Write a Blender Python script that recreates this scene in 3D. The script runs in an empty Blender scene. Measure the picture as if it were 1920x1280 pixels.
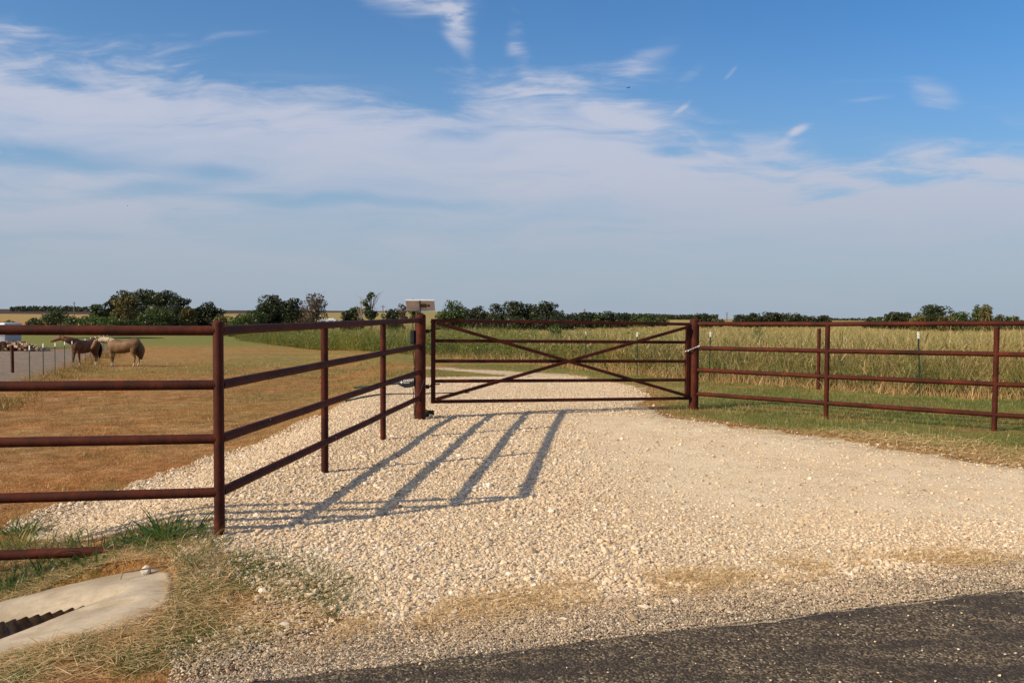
import bpy, bmesh, math
import numpy as np
from mathutils import Vector, Matrix

rng = np.random.default_rng(11)
S = bpy.context.scene
COL = S.collection
R = math.radians

# ------------------------------------------------------------------ camera
FPX = 1550.0                     # focal length in pixels of the 1920 px wide photograph
EYE = 1.70
PITCH = math.atan(58 / FPX)
ROLL = math.atan(0.0052)
cam = bpy.data.cameras.new("camera")
cam.sensor_width = 36
cam.lens = 36 * FPX / 1920
cam.clip_start = 0.05
cam.clip_end = 20000
camo = bpy.data.objects.new("camera", cam)
COL.objects.link(camo)
_f = Vector((0, math.cos(PITCH), -math.sin(PITCH)))
_u = Vector((0, math.sin(PITCH), math.cos(PITCH)))
_x = Vector((1, 0, 0))
_r = _x * math.cos(ROLL) + _u * math.sin(ROLL)
_uu = -_x * math.sin(ROLL) + _u * math.cos(ROLL)
camo.matrix_world = Matrix(((_r.x, _uu.x, -_f.x, 0), (_r.y, _uu.y, -_f.y, 0), (_r.z, _uu.z, -_f.z, EYE), (0, 0, 0, 1)))
S.camera = camo


def ray(px, py):                 # survey helper: direction seen at a photograph pixel
    u, v = (px - 960) / FPX, -(py - 640) / FPX
    d = _f + _r * u + _uu * v
    return d


def at(px, py, Y):
    d = ray(px, py)
    return Vector((0, 0, EYE)) + d * (Y / d.y)


# ------------------------------------------------------------------ view, sun
S.view_settings.view_transform = 'Standard'
S.view_settings.look = 'None'
S.view_settings.gamma = 1
S.view_settings.exposure = 0.31
SUN_EL, SUN_AZ = R(30), R(240)   # azimuth clockwise from +Y
sun = bpy.data.lights.new("sun", 'SUN')
sun.energy = 5.0
sun.angle = R(0.5)
sun.color = (1.0, 0.83, 0.58)
suno = bpy.data.objects.new("sun", sun)
COL.objects.link(suno)
_sd = Vector((math.sin(SUN_AZ) * math.cos(SUN_EL), math.cos(SUN_AZ) * math.cos(SUN_EL), math.sin(SUN_EL)))
suno.rotation_euler = _sd.to_track_quat('Z', 'Y').to_euler()
suno.location = _sd * 50


# ------------------------------------------------------------------ node helper
class NT:
    def __init__(s, tree):
        s.t = tree

    def n(s, typ, ins=None, **kw):
        nd = s.t.nodes.new(typ)
        for k, v in kw.items():
            setattr(nd, k, v)
        for k, v in (ins or {}).items():
            s.set(nd.inputs[k], v)
        return nd

    def set(s, sock, v):
        if isinstance(v, bpy.types.NodeSocket):
            s.t.links.new(v, sock)
        else:
            if sock.type == 'RGBA' and len(v) == 3:
                v = (*v, 1)
            sock.default_value = v

    def m(s, op, a, b=0.0, c=0.0, clamp=False):
        nd = s.n('ShaderNodeMath', operation=op, use_clamp=clamp)
        for i, v in enumerate((a, b, c)):
            s.set(nd.inputs[i], v)
        return nd.outputs[0]

    def ss(s, x, a, b, lo=0.0, hi=1.0, typ='SMOOTHSTEP'):
        nd = s.n('ShaderNodeMapRange', interpolation_type=typ)
        for k, v in (('Value', x), ('From Min', a), ('From Max', b), ('To Min', lo), ('To Max', hi)):
            s.set(nd.inputs[k], v)
        return nd.outputs[0]

    def mix(s, f, a, b, blend='MIX'):
        nd = s.n('ShaderNodeMix', data_type='RGBA', blend_type=blend)
        s.set(nd.inputs[0], f)
        s.set(nd.inputs[6], a)
        s.set(nd.inputs[7], b)
        return nd.outputs[2]

    def noise(s, vec, scale, detail=3.0, rough=0.5, dist=0.0, col=False):
        nd = s.n('ShaderNodeTexNoise', {'Scale': scale, 'Detail': detail, 'Roughness': rough, 'Distortion': dist})
        if vec is not None:
            s.set(nd.inputs['Vector'], vec)
        return nd.outputs['Color' if col else 'Fac']

    def mapping(s, vec, loc=(0, 0, 0), rot=(0, 0, 0), sc=(1, 1, 1), typ='POINT'):
        return s.n('ShaderNodeMapping', {'Vector': vec, 'Location': loc, 'Rotation': rot, 'Scale': sc}, vector_type=typ).outputs[0]

    def ramp(s, f, stops, interp='LINEAR'):
        nd = s.n('ShaderNodeValToRGB', {'Fac': f})
        cr = nd.color_ramp
        cr.interpolation = interp
        while len(cr.elements) > 1:
            cr.elements.remove(cr.elements[-1])
        cr.elements[0].position = stops[0][0]
        cr.elements[0].color = (*stops[0][1], 1)
        for p, c in stops[1:]:
            e = cr.elements.new(p)
            e.color = (*c, 1)
        return nd.outputs[0]

    def attr(s, name):
        return s.n('ShaderNodeAttribute', attribute_name=name).outputs['Fac']


# ------------------------------------------------------------------ sky with cirrus
def make_world():
    w = bpy.data.worlds.new("World")
    S.world = w
    w.use_nodes = True
    t = NT(w.node_tree)
    bg = w.node_tree.nodes['Background']
    sky = t.n('ShaderNodeTexSky', sky_type='NISHITA', sun_disc=False, sun_elevation=SUN_EL, sun_rotation=SUN_AZ,
              altitude=100, air_density=1.25, dust_density=0.9, ozone_density=1.6).outputs[0]
    g = t.n('ShaderNodeTexCoord').outputs['Generated']
    sep = t.n('ShaderNodeSeparateXYZ', {0: g})
    dy = t.m('MAXIMUM', t.m('ABSOLUTE', sep.outputs[1]), 0.08)
    u = t.m('DIVIDE', sep.outputs[0], dy)          # tangent of the bearing
    v = t.m('DIVIDE', sep.outputs[2], dy)          # tangent of the height
    P = t.n('ShaderNodeCombineXYZ', {0: u, 1: v, 2: 0.0}).outputs[0]
    # domain warp
    wn = t.noise(P, 3.0, 3.0, 0.55, col=True)
    wv = t.n('ShaderNodeVectorMath', {0: wn, 1: (0.5, 0.5, 0.5)}, operation='SUBTRACT').outputs[0]
    wv = t.n('ShaderNodeVectorMath', {0: wv, 1: (0.20, 0.07, 0)}, operation='MULTIPLY').outputs[0]
    Q = t.n('ShaderNodeVectorMath', {0: P, 1: wv}, operation='ADD').outputs[0]
    streak = t.noise(t.mapping(Q, rot=(0, 0, R(14)), sc=(2.2, 12, 1)), 1.8, 9.0, 0.62, 0.6)
    fine = t.noise(t.mapping(Q, loc=(3.1, 1.7, 0), rot=(0, 0, R(-9)), sc=(4, 24, 1)), 1.9, 8.0, 0.58, 0.5)
    big = t.noise(t.mapping(Q, loc=(7.3, 2.2, 0), sc=(1.6, 4.4, 1)), 1.5, 4.0, 0.55)

    def uv(px, py):
        return ((px - 960) / FPX, (582 - py) / FPX)
    # upper rim of the cloud sheet, as a curve over the bearing
    rim = [(-300, 10), (0, 62), (150, 95), (330, 120), (560, 140), (700, 165), (900, 150), (1080, 160), (1230, 205), (1400, 262), (1560, 285), (1720, 275), (1920, 262), (2300, 240)]
    fc = t.n('ShaderNodeFloatCurve')
    cu = fc.mapping.curves[0]
    pts = [((px + 300) / 2600, (582 - py) / 600) for px, py in rim]
    cu.points[0].location = pts[0]
    cu.points[1].location = pts[-1]
    for p in pts[1:-1]:
        cu.points.new(*p)
    fc.mapping.update()
    un = t.m('DIVIDE', t.m('ADD', t.m('MULTIPLY', u, FPX), 1260.0), 2600.0, clamp=True)
    t.set(fc.inputs['Value'], un)
    vb = t.m('MULTIPLY', fc.outputs[0], 600 / FPX)
    wob = t.m('MULTIPLY', t.m('SUBTRACT', fine, 0.5), 0.13)
    wob2 = t.m('MULTIPLY', t.m('SUBTRACT', streak, 0.5), 0.12)
    dvr = t.m('ADD', t.m('SUBTRACT', vb, v), t.m('ADD', wob, wob2))
    sheet = t.ss(dvr, -0.050, 0.085)
    rimb = t.m('MULTIPLY', sheet, t.ss(dvr, 0.02, 0.16, 0.34, 0.0))
    body = t.m('ADD', t.m('ADD', t.m('MULTIPLY', fine, 0.40), t.m('SUBTRACT', t.m('MULTIPLY', streak, 1.25), 0.40)), t.m('MULTIPLY', big, 0.45))
    dens = t.m('MULTIPLY', sheet, t.m('ADD', body, rimb))

    def blob(px, py, a, b, ang, k=1.0):
        cx, cy = uv(px, py)
        q = t.mapping(Q, loc=(cx, cy, 0), rot=(0, 0, R(ang)), sc=(a / FPX, b / FPX, 1), typ='TEXTURE')
        ln = t.n('ShaderNodeVectorMath', {0: q}, operation='LENGTH').outputs['Value']
        return t.ss(ln, 0.1, 1.25, k, 0.0)
    for a in [(90, 300, 230, 34, -5, .42), (330, 352, 170, 22, 6, .30), (430, 318, 130, 18, -4, .40), (660, 375, 260, 16, -3, .42), (850, 252, 90, 16, 5, .36),
              (620, 135, 380, 55, 4, .5), (760, 190, 210, 24, -12, .45), (1240, 275, 75, 10, -3, .4), (1120, 435, 160, 9, 2, .22), (1880, 345, 130, 12, 4, .25), (150, 165, 150, 14, -12, .25)]:
        dens = t.m('SUBTRACT', dens, blob(*a))
    dens = t.m('MAXIMUM', dens, 0.0)
    wis = t.m('MULTIPLY', t.ss(t.m('ADD', t.m('MULTIPLY', fine, .65), t.m('MULTIPLY', streak, .35)), .34, .66), 1.55)
    for a in [(770, 10, 130, 62, -20, .80), (835, 62, 75, 38, -52, .62), (975, 95, 85, 24, -62, .40), (1210, 120, 95, 26, 30, .36), (1130, 155, 170, 28, 4, .22), (1290, 150, 60, 16, 30, .16),
              (1596, 203, 48, 9, 12, .5), (1715, 180, 70, 34, -8, .36), (1620, 162, 110, 9, 5, .24), (1510, 242, 60, 9, 18, .42), (1370, 146, 26, 6, 45, .34), (1268, 208, 26, 6, 38, .34),
              (1790, 272, 60, 9, -10, .3), (30, 150, 260, 34, -15, .24), (560, 170, 330, 26, -6, .20), (1040, 185, 260, 20, -6, .3), (1180, 230, 230, 16, -16, .30), (330, 105, 200, 10, 9, .16), (8, 294, 22, 5, 0, .3), (180, 345, 160, 26, 8, .2)]:
        dens = t.m('ADD', dens, t.m('MULTIPLY', blob(*a), wis))
    for a in [(300, 480, 420, 22, -4, .30), (560, 492, 90, 12, 6, .3), (900, 455, 300, 20, 3, .28), (1350, 415, 260, 26, 8, .34), (1450, 480, 330, 18, -2, .26), (1700, 330, 280, 42, -3, .34),
              (1560, 380, 260, 30, -14, .30), (1250, 340, 260, 26, -12, .3), (1800, 440, 240, 24, 4, .25), (220, 400, 300, 30, 4, .28), (1050, 330, 300, 50, -3, .25)]:
        dens = t.m('ADD', dens, t.m('MULTIPLY', blob(*a), wis))
    dens = t.m('ADD', dens, t.m('MULTIPLY', t.ss(v, 0.48, 1.3), t.m('ADD', 0.45, t.m('MULTIPLY', streak, 0.6))))  # unseen cirrus overhead, added to whiten the ambient light in the shadows
    dens = t.ss(dens, 0.02, 1.02, 0.0, 0.92)
    low = t.ss(v, -0.02, 0.16, 0.0, 1.0)
    dens = t.m('MULTIPLY', dens, t.m('ADD', 0.45, t.m('MULTIPLY', low, 0.55)))
    front = t.ss(v, -0.02, 0.0)
    dens = t.m('MULTIPLY', dens, front)
    tint = t.mix(1.0, sky, t.mix(t.ss(u, -.35, .6), (.64, .79, 1.01), (.50, .68, .93)), 'MULTIPLY')
    hsv = t.n('ShaderNodeHueSaturation', {'Hue': 0.5, 'Saturation': 1.12, 'Value': 1.05, 'Color': tint}).outputs[0]
    # pale dusty air towards the horizon
    hz = t.m('MULTIPLY', t.ss(v, 0.36, -0.02, 0.0, 1.0), 0.85)
    skyc = t.mix(hz, hsv, t.mix(t.ss(v, 0.0, 0.22), (2.85, 3.55, 4.45), (2.05, 3.05, 4.5)))
    clo = t.mix(t.ss(v, 0.0, 0.24), (3.35, 3.7, 4.3), (4.35, 4.62, 5.6))
    out = t.mix(dens, skyc, clo)
    t.set(bg.inputs['Color'], out)
    bg.inputs['Strength'].default_value = 0.10


make_world()


# ------------------------------------------------------------------ object helpers
def tag(o, label=None, cat=None, group=None, kind=None):
    if label:
        o['label'] = label
    if cat:
        o['category'] = cat
    if group:
        o['group'] = group
    if kind:
        o['kind'] = kind
    return o


def empty(name, loc, rz=0.0):
    o = bpy.data.objects.new(name, None)
    COL.objects.link(o)
    o.location = loc
    o.rotation_euler = (0, 0, rz)
    o.empty_display_size = 0.2
    return o


def link(name, me, m=None, parent=None):
    o = bpy.data.objects.new(name, me)
    COL.objects.link(o)
    if m is not None:
        me.materials.append(m)
    if parent is not None:
        o.parent = parent
    return o


def from_bm(name, bm, m, parent=None, smooth=False):
    me = bpy.data.meshes.new(name)
    bm.normal_update()
    bm.to_mesh(me)
    bm.free()
    if smooth:
        me.shade_smooth()
        me.set_sharp_from_angle(angle=R(40))
    return link(name, me, m, parent)


def np_mesh(name, V, F, m, attrs=None, parent=None, smooth=False):
    me = bpy.data.meshes.new(name)
    V = np.ascontiguousarray(V, dtype=np.float32)
    F = np.ascontiguousarray(F, dtype=np.int32)
    k = F.shape[1]
    me.vertices.add(len(V))
    me.vertices.foreach_set('co', V.ravel())
    me.loops.add(F.size)
    me.loops.foreach_set('vertex_index', F.ravel())
    me.polygons.add(len(F))
    me.polygons.foreach_set('loop_start', np.arange(0, F.size, k, dtype=np.int32))
    me.update(calc_edges=True)
    for an, av in (attrs or {}).items():
        a = me.attributes.new(an, 'FLOAT', 'POINT')
        a.data.foreach_set('value', np.ascontiguousarray(av, dtype=np.float32))
    if smooth:
        me.polygons.foreach_set('use_smooth', np.ones(len(F), dtype=bool))
    else:
        me.polygons.foreach_set('use_smooth', np.zeros(len(F), dtype=bool))
    return link(name, me, m, parent)


def add_box(bm, c, s, rot=None, bevel=0.0):
    g = bmesh.ops.create_cube(bm, size=1)
    vs = g['verts']
    M = Matrix.Translation(c) @ (rot.to_4x4() if rot else Matrix()) @ Matrix.Diagonal((*s, 1))
    bmesh.ops.transform(bm, matrix=M, verts=vs)
    if bevel:
        es = list({e for v in vs for e in v.link_edges})
        bmesh.ops.bevel(bm, geom=es, offset=bevel, segments=2, affect='EDGES', profile=0.5)


def add_tube(bm, pts, rad, seg=16, cap=True):
    """sweep of round rings along points; rad is a number or a list"""
    pts = [Vector(p) for p in pts]
    n = len(pts)
    rad = [rad] * n if not hasattr(rad, '__len__') else rad
    rings = []
    ref = None
    for i, p in enumerate(pts):
        d = (pts[min(i + 1, n - 1)] - pts[max(i - 1, 0)])
        if d.length < 1e-9:
            d = Vector((0, 0, 1))
        d.normalize()
        if ref is None:
            ref = Vector((0, 0, 1)) if abs(d.z) < 0.9 else Vector((1, 0, 0))
        a = d.cross(ref)
        if a.length < 1e-6:
            a = d.orthogonal()
        a.normalize()
        b = d.cross(a).normalized()
        ref = a.cross(d)
        rings.append([bm.verts.new(p + (a * math.cos(2 * math.pi * k / seg) + b * math.sin(2 * math.pi * k / seg)) * rad[i]) for k in range(seg)])
    for i in range(n - 1):
        for k in range(seg):
            bm.faces.new((rings[i][k], rings[i][(k + 1) % seg], rings[i + 1][(k + 1) % seg], rings[i + 1][k]))
    if cap:
        bm.faces.new(rings[0][::-1])
        bm.faces.new(rings[-1])
    return rings


def add_bar(bm, a, b, w, h):
    """rectangular tube from a to b, w across (horizontal), h high"""
    a, b = Vector(a), Vector(b)
    d = (b - a)
    L = d.length
    d.normalize()
    s = d.cross(Vector((0, 0, 1)))
    if s.length < 1e-6:
        s = Vector((GDIR.y, -GDIR.x, 0)) if 'GDIR' in globals() else Vector((1, 0, 0))
    s.normalize()
    t = s.cross(d).normalized()
    M = Matrix((d, s, t)).transposed()
    add_box(bm, (a + b) / 2, (L, w, h), M, bevel=0.004)


# ------------------------------------------------------------------ noise and terrain
def vn(x, y, seed=0):
    xi, yi = np.floor(x).astype(np.int64), np.floor(y).astype(np.int64)
    fx, fy = x - xi, y - yi
    fx, fy = fx * fx * (3 - 2 * fx), fy * fy * (3 - 2 * fy)

    def h(a, b):
        n = (a * 374761393 + b * 668265263 + seed * 1442695041) & 0xffffffff
        n = ((n ^ (n >> 13)) * 1274126177) & 0xffffffff
        return ((n ^ (n >> 16)) & 0xffff) / 65535.0
    return (h(xi, yi) * (1 - fx) + h(xi + 1, yi) * fx) * (1 - fy) + (h(xi, yi + 1) * (1 - fx) + h(xi + 1, yi + 1) * fx) * fy


def fbm(x, y, seed=0, o=4):
    r, a, s = 0, 0.5, 0
    for i in range(o):
        r = r + a * vn(x * 2 ** i, y * 2 ** i, seed + i)
        s += a
        a *= 0.5
    return r / s


def sst(x, a, b):
    t = np.clip((x - a) / (b - a), 0, 1)
    return t * t * (3 - 2 * t)


def sdpoly(x, y, P):
    """signed distance to a closed polygon, positive inside"""
    P = np.asarray(P, float)
    d = np.full(x.shape, 1e18)
    ins = np.zeros(x.shape, bool)
    for i in range(len(P)):
        ax, ay = P[i]
        bx, by = P[(i + 1) % len(P)]
        ex, ey = bx - ax, by - ay
        wx, wy = x - ax, y - ay
        tt = np.clip((wx * ex + wy * ey) / (ex * ex + ey * ey + 1e-12), 0, 1)
        d = np.minimum(d, (wx - ex * tt) ** 2 + (wy - ey * tt) ** 2)
        c = ((ay > y) != (by > y)) & (x < (bx - ax) * (y - ay) / (by - ay + 1e-12) + ax)
        ins ^= c
    return np.where(ins, 1, -1) * np.sqrt(d)


DRIVE = [(-1.45, 5.45), (-1.04, 4.95), (-0.9, 4.45), (-1.25, 4.0), (-1.5, 3.5), (9, 7), (12, 9.5), (8.5, 8.3), (5.9, 8.85), (5.2, 9.9), (4.35, 10.85), (3.4, 12.2),
         (2.35, 13.7), (2.2, 15), (2.9, 16.2), (3.1, 18), (3.1, 21), (2.7, 23.4), (1.75, 26.8), (0, 28.8), (-1.75, 30.4), (-3.0, 32), (-4.2, 33.2), (-3.4, 31), (-2.54, 29.6),
         (-1.67, 28.2), (-0.52, 26.6), (0.5, 25.4), (-1.0, 25.2), (-2.9, 24.5), (-3.4, 21), (-3.55, 17.6), (-3.5, 14), (-3.8, 11.6), (-4.2, 9.8), (-4.6, 8.6), (-4.5, 7.4), (-3.6, 6.9), (-2.6, 6.35), (-2.0, 5.75)]
# edge of the asphalt: straight line with its normal pointing to the camera side
RA, RB = np.array([-1.18, 3.70]), np.array([3.17, 5.05])
_rd = (RB - RA) / np.linalg.norm(RB - RA)
_rn = np.array([_rd[1], -_rd[0]])


def d_road(x, y):                # positive on the asphalt
    return (x - RA[0]) * _rn[0] + (y - RA[1]) * _rn[1]


AP_OUT = [(-1.98, 4.75), (-2.10, 5.12), (-2.2, 5.36), (-2.42, 5.58), (-2.68, 5.66), (-3.0, 5.60), (-3.4, 5.48), (-3.95, 5.36), (-4.6, 5.2), (-4.9, 4.6), (-4.5, 4.0), (-3.9, 4.02), (-3.4, 4.14), (-2.95, 4.25), (-2.62, 4.27), (-2.32, 4.27), (-2.06, 4.38)]
AP_IN = [(-2.50, 5.03), (-2.56, 5.07), (-2.70, 5.11), (-2.86, 5.13), (-3.05, 5.12), (-3.35, 5.08), (-3.7, 5.0), (-4.1, 4.9), (-4.35, 4.75), (-4.3, 4.40), (-4.0, 4.28), (-3.6, 4.28), (-3.3, 4.33), (-3.05, 4.42), (-2.87, 4.54), (-2.72, 4.70), (-2.58, 4.90)]


def apron_z(x, y):
    return -0.10 + 0.2 * np.minimum(x + 2.4, 0.25)


YL = [-50, 3.0, 4, 5, 6, 8.4, 13, 20, 30, 42, 55, 70, 120, 200, 1e4]
ZL = [0, 0, -.10, -.2, -.26, -.36, -.45, -.62, -.9, -1.25, -1.45, -1.7, -2.3, -2.9, -3.0]
YR = [-50, 11, 16, 18, 24, 30, 45, 80, 150, 220, 1e4]
ZR = [0, 0, -.04, -.12, -.3, -.45, -.9, -1.7, -2.6, -3.0, -3.0]
YC = [-50, 3.5, 5.4, 6.4, 9, 13, 18, 24, 30, 40, 60, 1e4]
XC = [-1.0, -1.2, -1.95, -2.45, -2.4, -2.2, -2.6, -2.9, -3.2, -5, -10, -10]


def H(x, y, carve=True):
    x, y = np.asarray(x, float), np.asarray(y, float)
    zl, zr = np.interp(y, YL, ZL), np.interp(y, YR, ZR)
    xc = np.interp(y, YC, XC)
    wd = np.interp(y, [0, 6, 8, 30, 100, 1e4], [1.3, 1.6, 2.0, 3.5, 10, 20])
    w = sst(xc - x, 0, 1) if False else sst((xc - x) / wd, 0, 1)
    # ditch beside the road: the fall follows the apron's slope
    dr = -d_road(x, y)
    ditch = np.maximum(-0.10 + 0.2 * np.minimum(x + 2.4, 0.25), -0.42)
    near = sst(-y, -6.6, -5.6)
    zl = zl * (1 - near) + ditch * near
    z = zr * (1 - w) + zl * w
    side = sst(dr, -0.02, 0.75)
    z = np.where(x < -1.0, z * side, z)
    far = sst(np.hypot(x, y), 30, 300)
    z = z + (fbm(x * .9 + 5, y * .9, 3) - .5) * 0.05 * sst(dr, .3, 2.0) * (1 - far) * np.where(sdpoly(x, y, DRIVE) > 0, .45, 1.0)
    z = z + (fbm(x / 60, y / 60, 9) - .5) * 1.2 * far * sst(y, 60, 200)
    if carve:
        q = sdpoly(x, y, AP_OUT)
        z = np.where(q > 0.0, z * (1 - sst(q, 0, .05)) + (apron_z(x, y) - .03) * sst(q, 0, .05), z)
        q = sdpoly(x, y, AP_IN)
        z = z - 0.75 * sst(q, -0.06, 0.0)
    u = x / np.maximum(y, 1)
    dn = sst(u, -.12, .10) * np.maximum(y - 330, 0) * sst(y, 330, 700)
    z = z - dn * .0082
    # pond basin
    pd = np.hypot((x + 52.5) / 5.2, (y - 110) / 4.2)
    z = z * (1 - sst(-pd, -1.5, -1.05)) + (-2.45) * sst(-pd, -1.5, -1.05)
    return z


def grid(NX=620, NY=700):
    bx, by = 8.6, 8.1
    u = np.linspace(-1, 1, NX)
    x = 1.4 * np.sinh(bx * u) / 1.0 - 0.5
    v = np.linspace(-0.42, 1, NY)
    y = 1.9 * np.sinh(by * v) + 5.2
    X, Y = np.meshgrid(x, y)
    return X, Y


GX, GY = grid()
GZ = H(GX, GY)
GN = GX.shape


def sheet(name, Z, keep, m, attrs=None):
    idx = np.arange(GX.size).reshape(GN)
    a, b, c, d = idx[:-1, :-1], idx[:-1, 1:], idx[1:, 1:], idx[1:, :-1]
    k = keep[:-1, :-1] | keep[:-1, 1:] | keep[1:, 1:] | keep[1:, :-1]
    F = np.stack([a[k], b[k], c[k], d[k]], 1)
    used = np.unique(F)
    rm = np.full(GX.size, -1)
    rm[used] = np.arange(len(used))
    V = np.stack([GX.ravel()[used], GY.ravel()[used], Z.ravel()[used]], 1)
    at_ = {k2: v.ravel()[used] for k2, v in (attrs or {}).items()}
    o = np_mesh(name, V, rm[F], m, at_, smooth=True)
    return tag(o, kind='structure')


# ------------------------------------------------------------------ materials
def mat(name, rough=0.9, spec=0.25):
    m = bpy.data.materials.new(name)
    m.use_nodes = True
    t = NT(m.node_tree)
    b = m.node_tree.nodes['Principled BSDF']
    b.inputs['Roughness'].default_value = rough
    b.inputs['Specular IOR Level'].default_value = spec
    return m, t, b


def pos(t):
    return t.n('ShaderNodeNewGeometry').outputs['Position']


def bump(t, b, h, dist=0.01, strength=1.0):
    nd = t.n('ShaderNodeBump', {'Height': h, 'Distance': dist, 'Strength': strength})
    t.set(b.inputs['Normal'], nd.outputs[0])


def simple(name, col, rough=0.6, metal=0.0, var=0.25, sc=12.0, spec=0.3, bmp=0.0):
    m, t, b = mat(name, rough, spec)
    n = t.noise(t.n('ShaderNodeTexCoord').outputs['Object'], sc, 4, .6)
    c = t.mix(t.ss(n, .3, .7), [k * (1 - var) for k in col], [min(1, k * (1 + var)) for k in col])
    t.set(b.inputs['Base Color'], c)
    b.inputs['Metallic'].default_value = metal
    if bmp:
        bump(t, b, n, bmp)
    return m


M = {}


def make_mats():
    # weathered pipe
    m, t, b = mat('rusted_pipe', .72, .16)
    p = pos(t)
    n1 = t.noise(p, 3.0, 5, .65)
    n2 = t.noise(t.mapping(p, sc=(1, 1, .35)), 26, 5, .7)
    n3 = t.noise(p, 140, 2, .6)
    f = t.m('ADD', t.m('MULTIPLY', n1, .55), t.m('MULTIPLY', n2, .45))
    c = t.ramp(f, [(.33, (.015, .004, .003)), (.47, (.042, .009, .005)), (.58, (.075, .015, .007)), (.74, (.145, .036, .012))])
    c = t.mix(t.ss(n3, .58, .72, 0, .3), c, (.15, .05, .022))
    vo = t.n('ShaderNodeTexVoronoi', {'Vector': p, 'Scale': 6.5, 'Randomness': 1.0})
    sp = t.ss(t.m('ADD', vo.outputs['Distance'], t.m('MULTIPLY', n2, .04)), .072, .052)
    up = t.n('ShaderNodeSeparateXYZ', {0: t.n('ShaderNodeNewGeometry').outputs['Normal']}).outputs[2]
    rare = t.ss(t.n('ShaderNodeSeparateColor', {0: vo.outputs['Color']}).outputs[0], .62, .66)
    sp = t.m('MULTIPLY', t.m('MULTIPLY', sp, rare), t.ss(up, .05, .35))
    c = t.mix(sp, c, (.62, .60, .55))
    t.set(b.inputs['Base Color'], c)
    t.set(b.inputs['Roughness'], t.ss(n2, .3, .7, .6, .85))
    bump(t, b, t.m('ADD', n2, t.m('MULTIPLY', n3, .5)), .0018)
    M['rust'] = m

    # gravel floor
    m, t, b = mat('limestone_gravel_bed', .95, .15)
    p = pos(t)
    v1 = t.n('ShaderNodeTexVoronoi', {'Vector': p, 'Scale': 52.0})
    v2 = t.n('ShaderNodeTexVoronoi', {'Vector': p, 'Scale': 130.0})
    c1 = t.n('ShaderNodeSeparateColor', {0: v1.outputs['Color']}).outputs[0]
    c2 = t.n('ShaderNodeSeparateColor', {0: v2.outputs['Color']}).outputs[1]
    n = t.noise(p, .8, 4, .6)
    n4 = t.noise(p, 5.0, 5, .65)
    st = t.ramp(t.m('ADD', t.m('MULTIPLY', c1, .5), t.m('MULTIPLY', c2, .5)), [(0, (.17, .12, .07)), (.25, (.37, .27, .165)), (.5, (.58, .47, .325)), (.75, (.67, .56, .41)), (1, (.76, .67, .53))])
    sand = t.mix(t.ss(n4, .3, .7), (.56, .45, .31), (.67, .55, .39))
    sm = t.attr('smooth')
    c = t.mix(t.m('MULTIPLY', t.m('MULTIPLY', sm, t.ss(t.noise(p, 2.2, 5, .7), .36, .62)), .95), st, sand)
    c = t.mix(t.ss(n, .35, .7, 0, .5), c, t.mix(1.0, c, (.88, .78, .66), 'MULTIPLY'))
    gr = t.attr('weedy')
    c = t.mix(t.m('MULTIPLY', gr, t.ss(t.noise(p, 6, 5, .75), .42, .6)), c, (.16, .125, .045))
    t.set(b.inputs['Base Color'], c)
    hgt = t.m('ADD', t.m('MULTIPLY', v1.outputs['Distance'], -1.0), t.m('MULTIPLY', v2.outputs['Distance'], -.4))
    bump(t, b, t.m('MULTIPLY', hgt, t.ss(sm, 0, 1, 1, .4)), .012)
    M['gravel'] = m

    def stone(name, stops):
        m, t, b = mat(name, .9, .2)
        c = t.ramp(t.attr('tint'), stops)
        n = t.noise(pos(t), 160, 3, .6)
        c = t.mix(t.ss(t.noise(pos(t), 1.1, 5, .65), .38, .62, 0, .38), c, (.54, .42, .285))
        c = t.mix(1.0, c, t.mix(n, (.7, .68, .65), (1.15, 1.12, 1.1)), 'MULTIPLY')
        t.set(b.inputs['Base Color'], c)
        return m
    M['stone'] = stone('limestone_chips', [(0, (.24, .17, .11)), (.12, (.42, .32, .21)), (.4, (.60, .485, .345)), (.66, (.69, .575, .43)), (.76, (.66, .49, .33)), (.86, (.50, .45, .38)), (1, (.82, .74, .62))])
    M['chip'] = stone('grey_road_chips', [(0, (.12, .09, .065)), (.35, (.25, .20, .15)), (.7, (.38, .31, .235)), (.88, (.52, .42, .30)), (1, (.68, .60, .49))])

    # shoulder: fine grey chips
    m, t, b = mat('grey_chip_shoulder', .95, .15)
    p = pos(t)
    v1 = t.n('ShaderNodeTexVoronoi', {'Vector': p, 'Scale': 105.0})
    c1 = t.n('ShaderNodeSeparateColor', {0: v1.outputs['Color']}).outputs[0]
    c = t.ramp(c1, [(0, (.10, .075, .05)), (.4, (.28, .22, .155)), (.75, (.43, .345, .24)), (1, (.62, .51, .37))])
    c = t.mix(t.ss(t.noise(p, 3, 5, .65), .35, .7, 0, .5), c, (.36, .29, .21))
    t.set(b.inputs['Base Color'], c)
    bump(t, b, t.m('MULTIPLY', v1.outputs['Distance'], -1.0), .008)
    M['shoulder'] = m

    # asphalt
    m, t, b = mat('old_chip_seal_asphalt', .85, .3)
    p = pos(t)
    v1 = t.n('ShaderNodeTexVoronoi', {'Vector': p, 'Scale': 88.0})
    v3 = t.n('ShaderNodeTexVoronoi', {'Vector': p, 'Scale': 24.0})
    c1 = t.n('ShaderNodeSeparateColor', {0: v1.outputs['Color']}).outputs[0]
    c3 = t.n('ShaderNodeSeparateColor', {0: v3.outputs['Color']}).outputs[0]
    n = t.noise(t.mapping(p, rot=(0, 0, R(-17)), sc=(.6, 1.7, 1)), 1.6, 6, .7)
    c = t.ramp(c1, [(0, (.022, .015, .010)), (.45, (.062, .045, .026)), (.75, (.135, .10, .060)), (.92, (.22, .17, .105)), (1, (.34, .27, .19))])
    c = t.mix(t.ss(n, .38, .60, .78, 0), c, (.028, .020, .015))
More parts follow.
